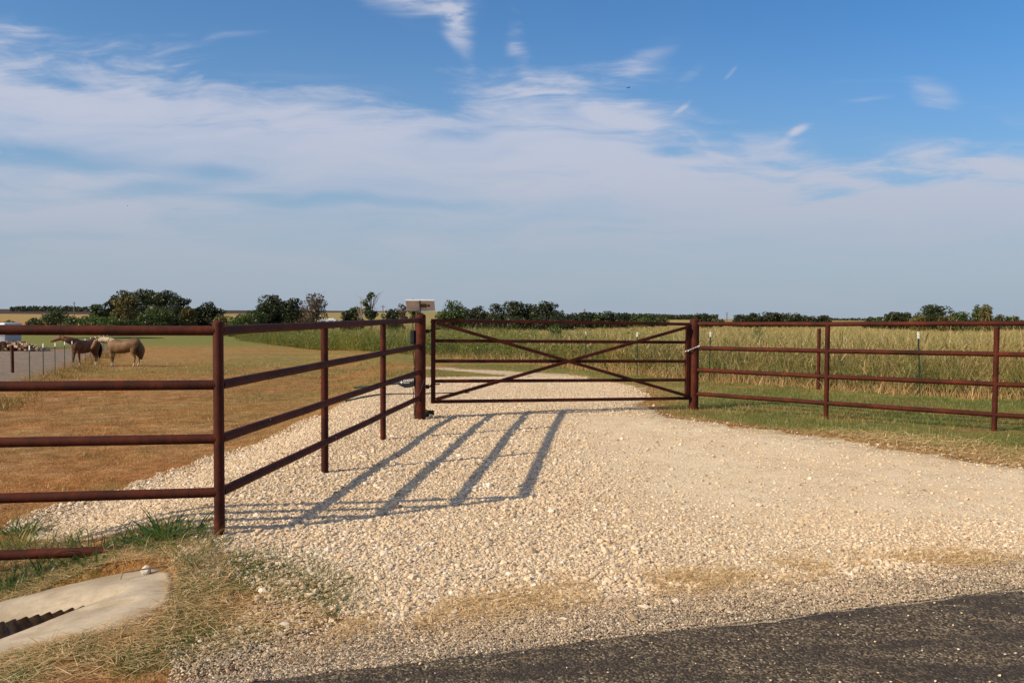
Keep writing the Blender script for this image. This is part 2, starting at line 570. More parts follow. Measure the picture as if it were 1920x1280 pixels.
    spk = t.m('MULTIPLY', t.ss(v3.outputs['Distance'], .16, .10), t.ss(c3, .88, .9))
    c = t.mix(spk, c, (.50, .45, .36))
    t.set(b.inputs['Base Color'], c)
    bump(t, b, t.m('ADD', t.m('MULTIPLY', v1.outputs['Distance'], -1.0), t.m('MULTIPLY', n, .4)), .006)
    M['asphalt'] = m

    # concrete
    m, t, b = mat('weathered_concrete', .85, .25)
    p = pos(t)
    n1, n2 = t.noise(p, 2.4, 6, .65), t.noise(p, 40, 4, .7)
    c = t.mix(t.ss(n1, .3, .7), (.27, .22, .155), (.43, .365, .28))
    c = t.mix(t.ss(n2, .50, .72, 0, .5), c, (.22, .18, .14))
    vo = t.n('ShaderNodeTexVoronoi', {'Vector': p, 'Scale': 9.0})
    c = t.mix(t.ss(t.m('ADD', vo.outputs['Distance'], t.m('MULTIPLY', n2, .05)), .075, .05, 0, .8), c, (.14, .11, .08))
    c = t.mix(t.ss(t.noise(t.mapping(p, sc=(1, 3, 1)), 3.5, 5, .7), .48, .66, 0, .55), c, (.27, .205, .135))
    t.set(b.inputs['Base Color'], c)
    bump(t, b, t.m('ADD', n1, t.m('MULTIPLY', n2, .2)), .006)
    M['concrete'] = m

    # ground
    m, t, b = mat('pasture_ground', .98, .1)
    p = pos(t)
    n1 = t.noise(p, .35, 5, .6)
    n2 = t.noise(t.mapping(p, sc=(1, .8, 1)), 2.6, 6, .7)
    n3 = t.noise(p, 22, 5, .7)
    n5 = t.noise(p, 90, 3, .7)
    dry = t.ramp(t.m('ADD', t.m('MULTIPLY', n2, .5), t.m('MULTIPLY', n3, .5)), [(.36, (.10, .050, .018)), (.45, (.25, .125, .044)), (.55, (.40, .225, .092)), (.65, (.60, .41, .21))])
    dry = t.mix(t.ss(n1, .42, .62, 0, .6), dry, t.mix(1.0, dry, (1.10, .76, .55), 'MULTIPLY'))
    dry = t.mix(t.ss(t.noise(p, .9, 5, .7), .5, .68, 0, .35), dry, (.20, .17, .052))
    grn = t.ramp(t.m('ADD', t.m('MULTIPLY', n2, .5), t.m('MULTIPLY', n3, .5)), [(.3, (.075, .085, .022)), (.5, (.165, .168, .044)), (.7, (.29, .255, .085))])
    drt = t.mix(t.ss(n2, .35, .65), (.20, .15, .11), (.28, .215, .16))
    gold = t.mix(t.ss(n2, .3, .7), (.22, .165, .055), (.33, .25, .10))
    c = t.mix(t.attr('green'), dry, grn)
    c = t.mix(t.attr('gold'), c, gold)
    c = t.mix(t.attr('dirt'), c, drt)
    c = t.mix(t.attr('ploughed'), c, (.055, .036, .030))
    t.set(b.inputs['Base Color'], c)
    bump(t, b, t.m('ADD', t.m('MULTIPLY', n2, 1.4), t.m('ADD', n3, t.m('MULTIPLY', n5, .4))), .05)
    M['ground'] = m

    def blade(name, root, stops, tip, tr=.35):
        m = bpy.data.materials.new(name)
        m.use_nodes = True
        t = NT(m.node_tree)
        m.node_tree.nodes.remove(m.node_tree.nodes['Principled BSDF'])
        out = m.node_tree.nodes['Material Output']
        c = t.ramp(t.attr('tint'), stops)
        tp = t.attr('tpos')
        if root:
            c = t.mix(t.ss(tp, 0, .35, root[0], 0), c, root[1])
        if tip:
            c = t.mix(t.ss(tp, .72, 1.0, 0, tip[0]), c, tip[1])
        d = t.n('ShaderNodeBsdfDiffuse', {'Color': c, 'Roughness': .5}).outputs[0]
        tl = t.n('ShaderNodeBsdfTranslucent', {'Color': t.mix(1.0, c, (1.25, 1.2, .8), 'MULTIPLY')}).outputs[0]
        gl = t.n('ShaderNodeBsdfGlossy', {'Roughness': .45, 'Color': (.9, .9, .9)}).outputs[0]
        mx = t.n('ShaderNodeMixShader', {0: tr, 1: d, 2: tl}).outputs[0]
        mx = t.n('ShaderNodeMixShader', {0: .03, 1: mx, 2: gl}).outputs[0]
        t.set(out.inputs['Surface'], mx)
        return m
    M['turf'] = blade('short_turf', (.5, (.20, .15, .06)), [(0, (.075, .125, .024)), (.35, (.145, .185, .038)), (.6, (.26, .25, .07)), (.78, (.42, .31, .12)), (1, (.56, .42, .21))], None)
    M['pastureblade'] = blade('dry_pasture_grass', None, [(0, (.13, .12, .034)), (.22, (.28, .185, .055)), (.5, (.42, .235, .085)), (.75, (.53, .32, .13)), (1, (.64, .47, .22))], None)
    M['tall'] = blade('tall_field_grass', (.75, (.30, .19, .085)), [(0, (.075, .105, .018)), (.3, (.155, .175, .038)), (.55, (.27, .25, .080)), (.8, (.42, .325, .145)), (1, (.56, .42, .23))], (.6, (.36, .25, .105)), .35)
    M['weed'] = blade('green_roadside_weeds', (.6, (.24, .17, .06)), [(0, (.060, .095, .014)), (.4, (.135, .175, .026)), (.75, (.23, .235, .042)), (1, (.36, .25, .08))], (.35, (.20, .15, .09)), .35)
    M['straw'] = blade('cut_dry_straw', None, [(0, (.26, .155, .065)), (.35, (.45, .29, .13)), (.7, (.64, .46, .23)), (1, (.80, .63, .38))], None, .2)
    M['tuft'] = blade('broad_leaved_grass', (.45, (.32, .28, .11)), [(0, (.028, .075, .018)), (.5, (.058, .125, .028)), (.8, (.12, .17, .04)), (.9, (.33, .27, .10)), (1, (.5, .38, .18))], (.2, (.3, .27, .1)), .3)

    def leaf(name, a, b_, c_):
        m = blade(name, None, [(0, a), (.5, b_), (1, c_)], None, .22)
        return m
    M['leaf_weed'] = leaf('weed_leaves', (.06, .09, .016), (.15, .18, .030), (.27, .20, .06))
    M['leaf_dark'] = leaf('dark_oak_leaves', (.014, .021, .008), (.027, .037, .012), (.055, .068, .022))
    M['leaf_mid'] = leaf('mid_green_leaves', (.026, .045, .012), (.048, .076, .018), (.085, .115, .03))
    M['leaf_light'] = leaf('pale_green_leaves', (.045, .075, .016), (.08, .125, .026), (.13, .17, .04))
    M['leaf_gold'] = leaf('yellowing_leaves', (.055, .055, .014), (.10, .09, .022), (.16, .13, .035))
    M['leaf_brown'] = leaf('browned_leaves', (.060, .040, .026), (.105, .070, .045), (.165, .125, .08))
    M['bark'] = simple('grey_bark', (.12, .095, .075), .95, var=.4, sc=3, bmp=.02)
    M['bark_pale'] = simple('bleached_dead_wood', (.34, .28, .22), .9, var=.3, sc=3)
    M['steel_green'] = simple('green_painted_steel', (.020, .045, .030), .6, var=.35, sc=20)
    M['white_paint'] = simple('white_paint', (.78, .76, .72), .6, var=.08, sc=30)
    M['wire'] = simple('galvanised_wire', (.42, .40, .37), .5, .3, .2)
    M['wire_dark'] = simple('weathered_wire', (.13, .12, .105), .7, .2, .2)
    M['black_plastic'] = simple('black_plastic', (.012, .014, .018), .45, spec=.45, var=.2, sc=30)
    M['cable'] = simple('black_cable', (.018, .016, .015), .6)
    M['panel_back'] = simple('grey_panel_back', (.62, .52, .44), .6, var=.10, sc=8)
    M['panel_front'] = simple('dark_solar_cells', (.010, .014, .035), .2, spec=.6)
    M['panel_frame'] = simple('silver_frame', (.72, .70, .68), .4, .6, .05)
    M['box_brown'] = simple('brown_junction_box', (.12, .065, .045), .6)
    M['lettering'] = simple('white_lettering', (.80, .80, .80), .6, var=.02)
    M['chain'] = simple('bright_zinc_chain', (.70, .68, .64), .32, .8, .1)
    M['weld'] = simple('hinge_steel', (.035, .018, .014), .6, .3, .3)
    # corrugated pipe, streaked by water
    m, t, b = mat('galvanised_culvert', .5, .4)
    p = pos(t)
    n = t.noise(t.mapping(p, sc=(4, 1, 1)), 5, 5, .7)
    c = t.ramp(n, [(.3, (.10, .07, .05)), (.5, (.26, .22, .19)), (.7, (.48, .46, .43))])
    t.set(b.inputs['Base Color'], c)
    b.inputs['Metallic'].default_value = .35
    M['culvert'] = m
    # water
    m, t, b = mat('pond_water', .08, .6)
    b.inputs['Base Color'].default_value = (.10, .11, .10, 1)
    bump(t, b, t.noise(pos(t), 3, 3), .01)
    M['water'] = m
    M['trailer_side'] = simple('blue_grey_aluminium', (.30, .33, .40), .45, .4, .12, sc=2)
    M['trailer_roof'] = simple('pale_grey_roof', (.46, .46, .50), .5, .3, .1, sc=2)
    M['rubber'] = simple('black_rubber', (.02, .02, .02), .85)
    M['glass'] = simple('dark_glass', (.03, .04, .05), .15, spec=.6)
    M['rubble'] = None
    m, t, b = mat('cut_firewood', .9, .2)
    c = t.ramp(t.attr('tint'), [(0, (.06, .035, .022)), (.4, (.16, .09, .055)), (.75, (.33, .21, .13)), (1, (.55, .43, .30))])
    t.set(b.inputs['Base Color'], c)
    M['wood'] = m
    # horses
    def horse(name, c1, c2, c3):
        m, t, b = mat(name, .6, .3)
        oc = t.n('ShaderNodeTexCoord').outputs['Object']
        sp = t.n('ShaderNodeSeparateXYZ', {0: oc})
        z, y, x = sp.outputs[2], sp.outputs[1], sp.outputs[0]
        n = t.noise(oc, 3.5, 4, .6)
        c = t.mix(t.ss(n, .35, .65), c1, c2)
        c = t.mix(t.ss(z, .62, .40, 0, .7), c, c3)                      # darker legs
        n2 = t.noise(oc, 9, 2)
        c = t.mix(t.ss(t.m('ADD', z, t.m('MULTIPLY', n2, .1)), .30, .22, 0, .85), c, (.42, .36, .29))  # pale socks
        c = t.mix(t.ss(z, .07, .05), c, (.16, .13, .11))                # hooves
        t.set(b.inputs['Base Color'], c)
        return m
    M['palomino'] = horse('palomino_coat', (.105, .052, .020), (.175, .098, .043), (.055, .026, .012))
    M['chestnut'] = horse('chestnut_coat', (.065, .024, .010), (.120, .046, .018), (.042, .016, .008))
    M['mane_pale'] = simple('flaxen_mane', (.48, .38, .26), .8, var=.3, sc=30)
    M['mane_dark'] = simple('tawny_mane', (.09, .05, .028), .8, var=.3, sc=30)
    M['eye'] = simple('dark_eye', (.01, .008, .006), .15, spec=.6)
    M['bird'] = simple('black_feathers', (.015, .015, .017), .6)


make_mats()

# ------------------------------------------------------------------ setting: ground, drive, road
FENCE_W = [(14.5, 13.4), (11.3, 15.6), (8.87, 17.9), (7.3, 20.2), (5.55, 23.2), (4.0, 26.3), (2.7, 30.0), (0, 38), (-8.9, 55), (-24, 82), (-34, 100)]   # line of the field fence


def fence_side(x, y):            # metres beyond the field fence, positive in the field
    xs = np.array([p[0] for p in FENCE_W])[::-1]
    ys = np.array([p[1] for p in FENCE_W])[::-1]
    yf = np.interp(x, xs, ys)
    return (y - yf) * 0.75


def left_fence_x(y):
    return -14.4 - 0.42 * (y - 23.3)


def build_setting():
    x, y = GX, GY
    sdv = sdpoly(x, y, DRIVE)
    # masks
    fs = fence_side(x, y)
    n = fbm(x / 3, y / 3, 21)
    verge_r = sst(x - np.interp(y, [0, 9, 14, 22, 30, 45], [5, 4.6, 2.4, 2.6, -1, -9]), -.3, .5) * sst(y, 5, 8)
    green = verge_r * sst(fs, 1.0, -.5) * (.45 + .55 * sst(fbm(x * .9, y * .9, 15), .35, .6)) * sst(-sdv, -.1, .9)
    # greener strip towards the weeds and the far bank
    band = sst(x, -30, -14) * sst(y, 22, 38) * (1 - verge_r) * sst(n + (y - 25) / 40, .3, .9)
    green = np.maximum(green, band * (.25 + .5 * sst(fbm(x / 5, y / 3, 14), .42, .58)))
    rs = sst(x, -1.2, -1.8) * sst(d_road(x, y), -.35, -.8) * sst(y, 6.2, 5.4) * .45 * sst(fbm(x * 2.0, y * 2.4, 81), .44, .56)
    green = np.maximum(green, rs * (n > .0))
    green = np.maximum(green, sst(np.hypot((x + 1.4) / 4.5, (y - 27.5) / 3.6), 1.1, .6) * (.5 + .5 * n))
    green = np.maximum(green, sst(x, -12, -3) * sst(y, 13, 22) * sst(y, 60, 40) * .55 * sst(n, .38, .55))
    lf = x - left_fence_x(y)
    dirt = sst(-lf, .2, 1.5) * sst(y, 68, 60) * sst(y, 5, 12)
    greenlot = sst(-lf, -3, 1) * sst(y, 64, 72) * sst(y, 135, 120)
    pastfar = sst(y, 58, 90) * sst(lf, -4, 0) * sst(-x, 16, 22)
    green = np.clip(np.maximum(np.maximum(green, greenlot), pastfar), 0, 1)
    gold = sst(fs, 4, 14) * sst(x, -12, 2) * (.75 + .4 * n)
    far = sst(y, 210, 300) + 0 * x
    gold = np.clip(np.maximum(gold, far * (.55 + .8 * fbm(x / 200, y / 60, 4) - .2)), 0, 1)
    plough = sst(y, 620, 660) * sst(-x, 250, 300) * (1 - 0 * x)
    ground = sheet('ground', GZ, np.ones(GN, bool), M['ground'],
                   {'green': green, 'dirt': np.clip(dirt, 0, 1), 'gold': gold * (1 - np.clip(dirt, 0, 1)), 'ploughed': plough})
    # driveway of crushed limestone
    ns = (fbm(x * 1.7, y * 1.7, 31) - .5) * .9 + (fbm(x * 9, y * 9, 33) - .5) * .35
    sc_ = np.interp(y, [0, 12, 30], [.6, 1, 1.3])
    q = sdv + ns * sc_
    z = GZ + np.clip(q * .08, -.05, .012)
    smooth = sst(x + (y - 9) * .12, -.2, 2.2) * sst(y, 5.4, 7.2) * sst(y, 16, 12)
    smooth = np.maximum(smooth * sst(y, 18, 14), sst(y, 13.5, 15) * .15)
    weedy = sst(sdv, .9, .1) * sst(y, 6, 7)
    sheet('driveway', z, (q > -.25) & (d_road(x, y) < .3), M['gravel'], {'smooth': smooth, 'weedy': weedy * .6})
    # shoulder of grey chips
    dr = d_road(x, y)
    q2 = np.minimum(dr + .14 + .16 * np.clip(x - 0, -1, 1.3) * .4 + (fbm(x * 2.3, y * 2.3, 41) - .5) * .34, 1)
    z2 = GZ + np.clip(q2 * .1, -.03, .017)
    sheet('road_shoulder', z2, (q2 > -.15) & (dr < .3), M['shoulder'])
    # asphalt
    q3 = dr + .03 * sst(x, 2, -1) + (fbm(x * 2.2, y * 2.2, 51) - .5) * .09 + (fbm(x * 14, y * 14, 52) - .5) * .045
    z3 = GZ + np.clip(q3 * .35, -.04, .030)
    sheet('road', z3, (q3 > -.12) & (dr < 7.2), M['asphalt'])
    # pond
    bm = bmesh.new()
    a = np.linspace(0, 2 * math.pi, 48, endpoint=False)
    bm.faces.new([bm.verts.new((-52.5 + 5.6 * math.cos(k) * (1 + .08 * math.sin(3 * k)), 110 + 4.6 * math.sin(k), -2.26)) for k in a])
    tag(from_bm('pond_water', bm, M['water']), kind='structure')


build_setting()


# ------------------------------------------------------------------ scattered stuff
def stones(name, X, Y, size, m, label, cat, tint=None, sink=.25, flat=.65, oct=False):
    n = len(X)
    bm = bmesh.new()
    bmesh.ops.create_icosphere(bm, subdivisions=1, radius=1)
    base = np.array([v.co[:] for v in bm.verts])
    F0 = np.array([[v.index for v in f.verts] for f in bm.faces])
    bm.free()
    if oct:
        base = np.array([(1, 0, 0), (0, 1, 0), (-1, 0, 0), (0, -1, 0), (.2, .2, 1), (0, 0, -.6)], float)
        F0 = np.array([(0, 1, 4), (1, 2, 4), (2, 3, 4), (3, 0, 4), (1, 0, 5), (2, 1, 5), (3, 2, 5), (0, 3, 5)])
    NTm = 24
    T = base[None] * (1 + rng.uniform(-.32, .28, (NTm, len(base), 1))) * rng.uniform(.72, 1.25, (NTm, 1, 3))
    ti = rng.integers(0, NTm, n)
    V = T[ti]
    a = rng.uniform(0, 2 * math.pi, n)
    b = rng.uniform(-.6, .6, n)
    ca, sa, cb, sb = np.cos(a), np.sin(a), np.cos(b), np.sin(b)
    V = V * np.array([1, 1, flat])
    x = V[..., 0] * cb[:, None] + V[..., 2] * sb[:, None]
    zz = -V[..., 0] * sb[:, None] + V[..., 2] * cb[:, None]
    yy = V[..., 1]
    x2 = x * ca[:, None] - yy * sa[:, None]
    y2 = x * sa[:, None] + yy * ca[:, None]
    s = size[:, None]
    Z = H(X, Y, False)
    P = np.stack([x2 * s + X[:, None], y2 * s + Y[:, None], zz * s + (Z + .012 + size * (flat * .6 - sink))[:, None]], 2)
    F = F0[None] + (np.arange(n) * len(base))[:, None, None]
    tt = np.repeat(rng.uniform(0, 1, n) if tint is None else tint, len(base))
    o = np_mesh(name, P.reshape(-1, 3), F.reshape(-1, 3), m, {'tint': tt})
    return tag(o, label, cat, kind='stuff')


def blades(name, X, Y, Z, hgt, wid, m, label=None, cat=None, bend=.6, spread=.35, seg=2, tint=None, azim=None, parent=None, kind='stuff', lay=None):
    """curved tapering blades; lay raises the whole length off the ground by a small pitch (flat straw)"""
    n = len(X)
    az = rng.uniform(0, 2 * math.pi, n) if azim is None else azim
    tilt = rng.normal(0, spread, n) if lay is None else lay
    tilt = np.abs(tilt)
    curv = rng.uniform(.2, 1, n) * bend
    dx, dy = np.cos(az), np.sin(az)
    faz = rng.uniform(0, 2 * math.pi, n)
    wx, wy = np.cos(faz), np.sin(faz)
    if lay is not None:
        wx, wy = -dy, dx
    P, TP = [], []
    hx, hz = np.zeros(n), np.zeros(n)
    for k in range(seg + 1):
        f = k / seg
        if k:
            ang = tilt + curv * (f - .5 / seg)
            hx = hx + np.sin(ang) * hgt / seg
            hz = hz + np.cos(ang) * hgt / seg
        w = wid * (1 - f ** 1.6) * .5 if k < seg else wid * .04
        c = np.stack([X + dx * hx, Y + dy * hx, Z + hz], 1)
        o = np.stack([wx * w, wy * w, 0 * w], 1)
        P += [c - o, c + o]
        TP += [np.full(n, f)] * 2
    V = np.stack(P, 1)
    nv = 2 * (seg + 1)
    base = (np.arange(n) * nv)[:, None]
    F = np.concatenate([base + np.array([2 * k, 2 * k + 1, 2 * k + 3, 2 * k + 2]) for k in range(seg)], 0)
    tt = rng.uniform(0, 1, n) if tint is None else tint
    o = np_mesh(name, V.reshape(-1, 3), F, m, {'tint': np.repeat(tt, nv), 'tpos': np.stack(TP, 1).ravel()}, parent=parent)
    if parent is None:
        tag(o, label, cat, kind=kind)
    return o


def scatter(n, x0, x1, y0, y1):
    return rng.uniform(x0, x1, n), rng.uniform(y0, y1, n)


def inview(X, Y, m=.06):
    return np.abs(X / np.maximum(Y, .1)) < 960 / FPX + m


def build_scatter():
    # loose gravel over the drive, coarser near the camera and to the left
    X, Y = scatter(1000000, -5.2, 8.5, 3.3, 15)
    sd = sdpoly(X, Y, DRIVE)
    nz = fbm(X * 1.1, Y * 1.1, 61)
    sm = sst(X + (Y - 9) * .12, -.4, 2.2) * sst(Y, 5.6, 7.4)
    pr = np.interp(Y, [3.4, 6, 8, 11, 15], [.95, .80, .55, .30, .16]) * (1 - .82 * sm) * (.35 + 1.2 * nz)
    keep = (rng.uniform(0, 1, len(X)) < pr) & (sd > -.25 + 1.1 * (nz - .5)) & (d_road(X, Y) < -.07 - .50 * nz * rng.uniform(.2, 1, len(X))) & inview(X, Y)
    keep &= sdpoly(X, Y, AP_OUT) < -.02
    X, Y = X[keep], Y[keep]
    sz = np.clip(rng.lognormal(math.log(.0061), .47, len(X)), .004, .030)
    sz *= np.where(X < 1.0, 1.12, .9) * np.interp(Y, [4, 12], [1, 1.25])
    big = sz > .0095
    stones('gravel', X[big], Y[big], sz[big], M['stone'], 'pale tan crushed limestone gravel spread over the driveway entrance', 'gravel')
    big = ~big
    stones('fine_gravel', X[big], Y[big], sz[big], M['stone'], 'fine limestone grit between the larger gravel of the driveway', 'gravel', oct=True)
    u = rng.uniform(0, 1, 90000)
    Y = 13.5 + 12 * u ** 1.2
    X = rng.uniform(-4, 4.5, len(Y))
    keep = (sdpoly(X, Y, DRIVE) > .1) & (rng.uniform(0, 1, len(X)) < .25 + .6 * fbm(X, Y, 63))
    X, Y = X[keep], Y[keep]
    stones('far_gravel', X, Y, rng.uniform(.008, .020, len(X)), M['stone'], 'pale gravel of the parking bay behind the gate', 'gravel', oct=True)
    # a few heaped bigger stones by the shoulder
    X, Y = scatter(7200, -1.9, 3.2, 3.7, 5.6)
    sd = -d_road(X, Y)
    keep = (sd > .2) & (sd < .9) & (X > -.9) & (fbm(X * 2.2, Y * 2.2, 66) > .58) & (sdpoly(X, Y, AP_OUT) < -.05)
    X, Y = X[keep], Y[keep]
    stones('coarse_gravel', X, Y, rng.uniform(.010, .022, len(X)), M['stone'], 'heaps of larger pale stones washed up beside the grey shoulder', 'gravel', rng.uniform(.3, 1, len(X)))
    # grey chips of the shoulder
    X, Y = scatter(210000, -2.6, 4.6, 3.1, 5.9)
    dr = d_road(X, Y)
    keep = (dr < .045) & (rng.uniform(0, 1, len(X)) < sst(dr, -.52 - .2 * fbm(X * 2, Y * 2, 5), -.18)) & inview(X, Y) & (rng.uniform(0, 1, len(X)) < .85) & (X > -1.9 + .5 * fbm(X * 3, Y * 3, 7))
    X, Y = X[keep], Y[keep]
    stones('shoulder_chips', X, Y, rng.uniform(.0032, .0095, len(X)), M['chip'], 'fine grey and brown stone chips along the asphalt edge', 'gravel', sink=.2, oct=True).location.z = .013
    X, Y = scatter(1500, -1.5, 4.2, 2.9, 5.2)
    keep = (d_road(X, Y) > .0) & (rng.uniform(0, 1, len(X)) < .25)
    X, Y = X[keep], Y[keep]
    o = stones('loose_chips', X, Y, rng.uniform(.003, .0075, len(X)), M['stone'], 'scattered pale stone chips lying loose on the dark asphalt', 'gravel', rng.uniform(.3, 1, len(X)), sink=-.1)
    o.location.z = .022

    # straw
    def straw(name, X, Y, L, label, w=.0035):
        n = len(X)
        Z = H(X, Y, False) + rng.uniform(.012, .035, n)
        az = rng.normal(R(20), 1.0, n) + rng.integers(0, 2, n) * math.pi
        lay = np.clip(rng.normal(R(88), R(5), n), R(68), R(97))
        blades(name, X, Y, Z, L, rng.uniform(.6, 1.4, n) * w, M['straw'], label, 'straw', bend=.22, seg=3, azim=az, lay=lay)
    X, Y = scatter(240000, -4, 6.5, 3.2, 7.2)
    dr = -d_road(X, Y)
    nn = fbm(X * 1.6, Y * 1.6, 71)
    strip = np.exp(-((dr - .60 - .10 * np.sin(X * 1.3)) / .20) ** 2) * sst(nn, .44, .60)
    strip *= np.where(X > -1.2, 1.6, .4)
    left = sst(sdpoly(X, Y, DRIVE), .15, -.2) * sst(dr, .15, .4) * (.14 + 1.5 * np.clip(.56 - nn, 0, 1)) * (X < 0)
    apr = sdpoly(X, Y, AP_OUT)
    left = np.where(apr > .04, 0, left)
    left = np.where((apr > -.35) & (apr <= .04), np.maximum(left, .8), left)
    spill = .006
    pr = np.clip(strip + left + spill, 0, 1)
    keep = (rng.uniform(0, 1, len(X)) < pr * .95) & inview(X, Y) & (apr < .05)
    X, Y = X[keep], Y[keep]
    straw('straw', X, Y, rng.uniform(.03, .17, len(X)), 'dry cut straw lying along the roadside and around the concrete apron')
    X, Y = scatter(30000, 3.2, 9.5, 8.0, 11.8)
    nn = fbm(X * 1.1, Y * 1.1, 73)
    edge = sdpoly(X, Y, DRIVE)
    pr = np.exp(-((edge + .55) / .55) ** 2) * sst(X, 3.6, 5.4) * (.3 + nn)
    keep = rng.uniform(0, 1, len(X)) < pr
    X, Y = X[keep], Y[keep]
    straw('raked_straw', X, Y, rng.uniform(.10, .38, len(X)), 'pale raked straw at the foot of the right fence', .006)

    # short turf at the left roadside
    X, Y = scatter(230000, -4.2, .5, 2.9, 6.2)
    dr = -d_road(X, Y)
    sd = sdpoly(X, Y, DRIVE)
    nn = fbm(X * 2.0, Y * 2.4, 81)
    pr = sst(nn, .36, .52) * sst(dr, .12, .40) * sst(sd, .35, -.25) * .95
    pr = np.where(sdpoly(X, Y, AP_OUT) > -.015, 0, pr)
    keep = (rng.uniform(0, 1, len(X)) < pr) & inview(X, Y)
    X, Y, nn = X[keep], Y[keep], nn[keep]
    n = len(X)
    ti = np.clip(rng.normal(.26, .22, n) - (nn - .50) * 2.4, 0, 1)
    blades('roadside_turf', X, Y, H(X, Y, False), rng.uniform(.015, .065, n), rng.uniform(.0022, .0045, n), M['turf'], 'short patchy green and tan turf between the road and the concrete apron', 'grass', bend=1.3, spread=.6, tint=ti)
    X, Y = scatter(9000, -4.8, -2.0, 5.2, 7.3)
    nn = fbm(X * 2.2, Y * 2.2, 82)
    keep = (sdpoly(X, Y, AP_OUT) < -.03) & (sdpoly(X, Y, DRIVE) < .1) & (nn > .42)
    X, Y = X[keep], Y[keep]
    n = len(X)
    blades('rail_side_grass', X, Y, H(X, Y, False), rng.uniform(.05, .22, n), rng.uniform(.003, .008, n), M['tuft'], 'tangled green and dry grass along the bottom rail of the left fence', 'grass', bend=2.2, spread=.8, seg=4, tint=np.clip(rng.normal(.70, .28, n), 0, 1))
    # tufts along the gravel margins
    X, Y = scatter(60000, -5.2, 9, 4.2, 14)
    sd = sdpoly(X, Y, DRIVE)
    nn = fbm(X * 2.6, Y * 2.6, 83)
    pr = sst(nn, .60, .72) * .5 * sst(-X, -1.0, 1.2) * sst(sd, 1.3, .1) + sst(nn, .66, .76) * .05
    keep = (rng.uniform(0, 1, len(X)) < pr) & (sd > 0) & (d_road(X, Y) < -.4)
    X, Y = X[keep], Y[keep]
    n = len(X)
    blades('gravel_weeds', X, Y, H(X, Y, False), rng.uniform(.02, .075, n), rng.uniform(.002, .004, n), M['turf'], 'sparse weeds sprouting through the gravel', 'weeds', bend=1.2, spread=.6, tint=np.clip(rng.normal(.62, .2, n), 0, 1))
    # verge by the right-hand fence and behind the gate
    X, Y = scatter(330000, -3, 13, 7.5, 34)
    sd = sdpoly(X, Y, DRIVE)
    fs = fence_side(X, Y)
    nn = fbm(X * 1.2, Y * 1.2, 85)
    pr = sst(sd + (nn - .5) * 1.6, .45, -.35) * (fs < .6) * sst(nn, .28, .5) * np.interp(Y, [8, 14, 34], [1, .75, .35])
    pr *= np.where(X > np.interp(Y, [8, 13, 24, 34], [4, 2.2, 1.2, -3]), 1, 0)
    keep = (rng.uniform(0, 1, len(X)) < pr) & inview(X, Y)
    X, Y, sd, nn = X[keep], Y[keep], sd[keep], nn[keep]
    n = len(X)
    ti = np.clip(rng.normal(.36, .22, n) + sst(sd, -1.2, .3) * .40 - (nn - .5) * 1.1 + (fbm(X * .5, Y * .5, 99) - .5) * .9, 0, 1)
    blades('verge_grass', X, Y, H(X, Y, False), rng.uniform(.03, .10, n) * np.interp(sd, [-1.5, 0], [1.15, .6]), rng.uniform(.004, .009, n), M['turf'], 'mown green verge along the right pipe fence and beyond the gate', 'grass', bend=1.1, spread=.5, tint=ti)
    # pasture stubble
    u = rng.uniform(0, 1, 260000)
    Y = 6.3 + 40 * u ** 1.7
    X = rng.uniform(-.68, .1, len(Y)) * Y
    sd = sdpoly(X, Y, DRIVE)
    nn = fbm(X * .8, Y * .8, 87)
    keep = (sd < -.1 + .3 * (nn - .5)) & (X > left_fence_x(Y) - .5) & (rng.uniform(0, 1, len(X)) < .35 + .6 * nn) & (X < np.interp(Y, [6, 30, 46], [0, -2, -9]))
    keep &= ~((Y < 6.9) & (X > -2.9))
    X, Y = X[keep], Y[keep]
    n = len(X)
    sc_ = np.interp(Y, [6, 46], [.8, 2.6])
    big = fbm(X * .25, Y * .25, 88)
    tf = sst(fbm(X * 1.5, Y * 1.5, 86), .52, .72)
    ti = np.clip(rng.normal(.52, .2, n) - (big - .48) * .9 - sst(X, -12, -4) * sst(Y, 16, 26) * .3 - tf * .22, 0, 1)
    blades('pasture_grass', X, Y, H(X, Y, False), rng.uniform(.012, .04, n) * sc_ * (.7 + 2.0 * tf), rng.uniform(.004, .008, n) * sc_, M['pastureblade'], 'short dry brown grass covering the horse pasture', 'grass', bend=1.3, spread=.7, tint=ti)
    # weeds under the left wire fence
    Y = rng.uniform(18, 66, 26000)
    X = left_fence_x(Y) + rng.normal(.5, .38, len(Y)) * np.interp(Y, [18, 66], [1, 1.5])
    nn = fbm(X * .7, Y * .7, 89)
    keep = (nn > .47) & (rng.uniform(0, 1, len(X)) < .55)
    X, Y, nn = X[keep], Y[keep], nn[keep]
    n = len(X)
    nn = nn
    blades('fence_line_weeds', X, Y, H(X, Y, False), rng.uniform(.08, .32, n) * (.4 + nn), rng.uniform(.010, .022, n), M['pastureblade'], 'dusty olive weeds growing along the foot of the left wire fence', 'weeds', bend=.9, spread=.5, tint=np.clip(rng.normal(.20, .18, n), 0, 1))


build_scatter()


def fence_pts(step0=.1):
    P = np.array(FENCE_W)
    seg = np.hypot(*(P[1:] - P[:-1]).T)
    L = np.concatenate([[0], np.cumsum(seg)])
    return P, L


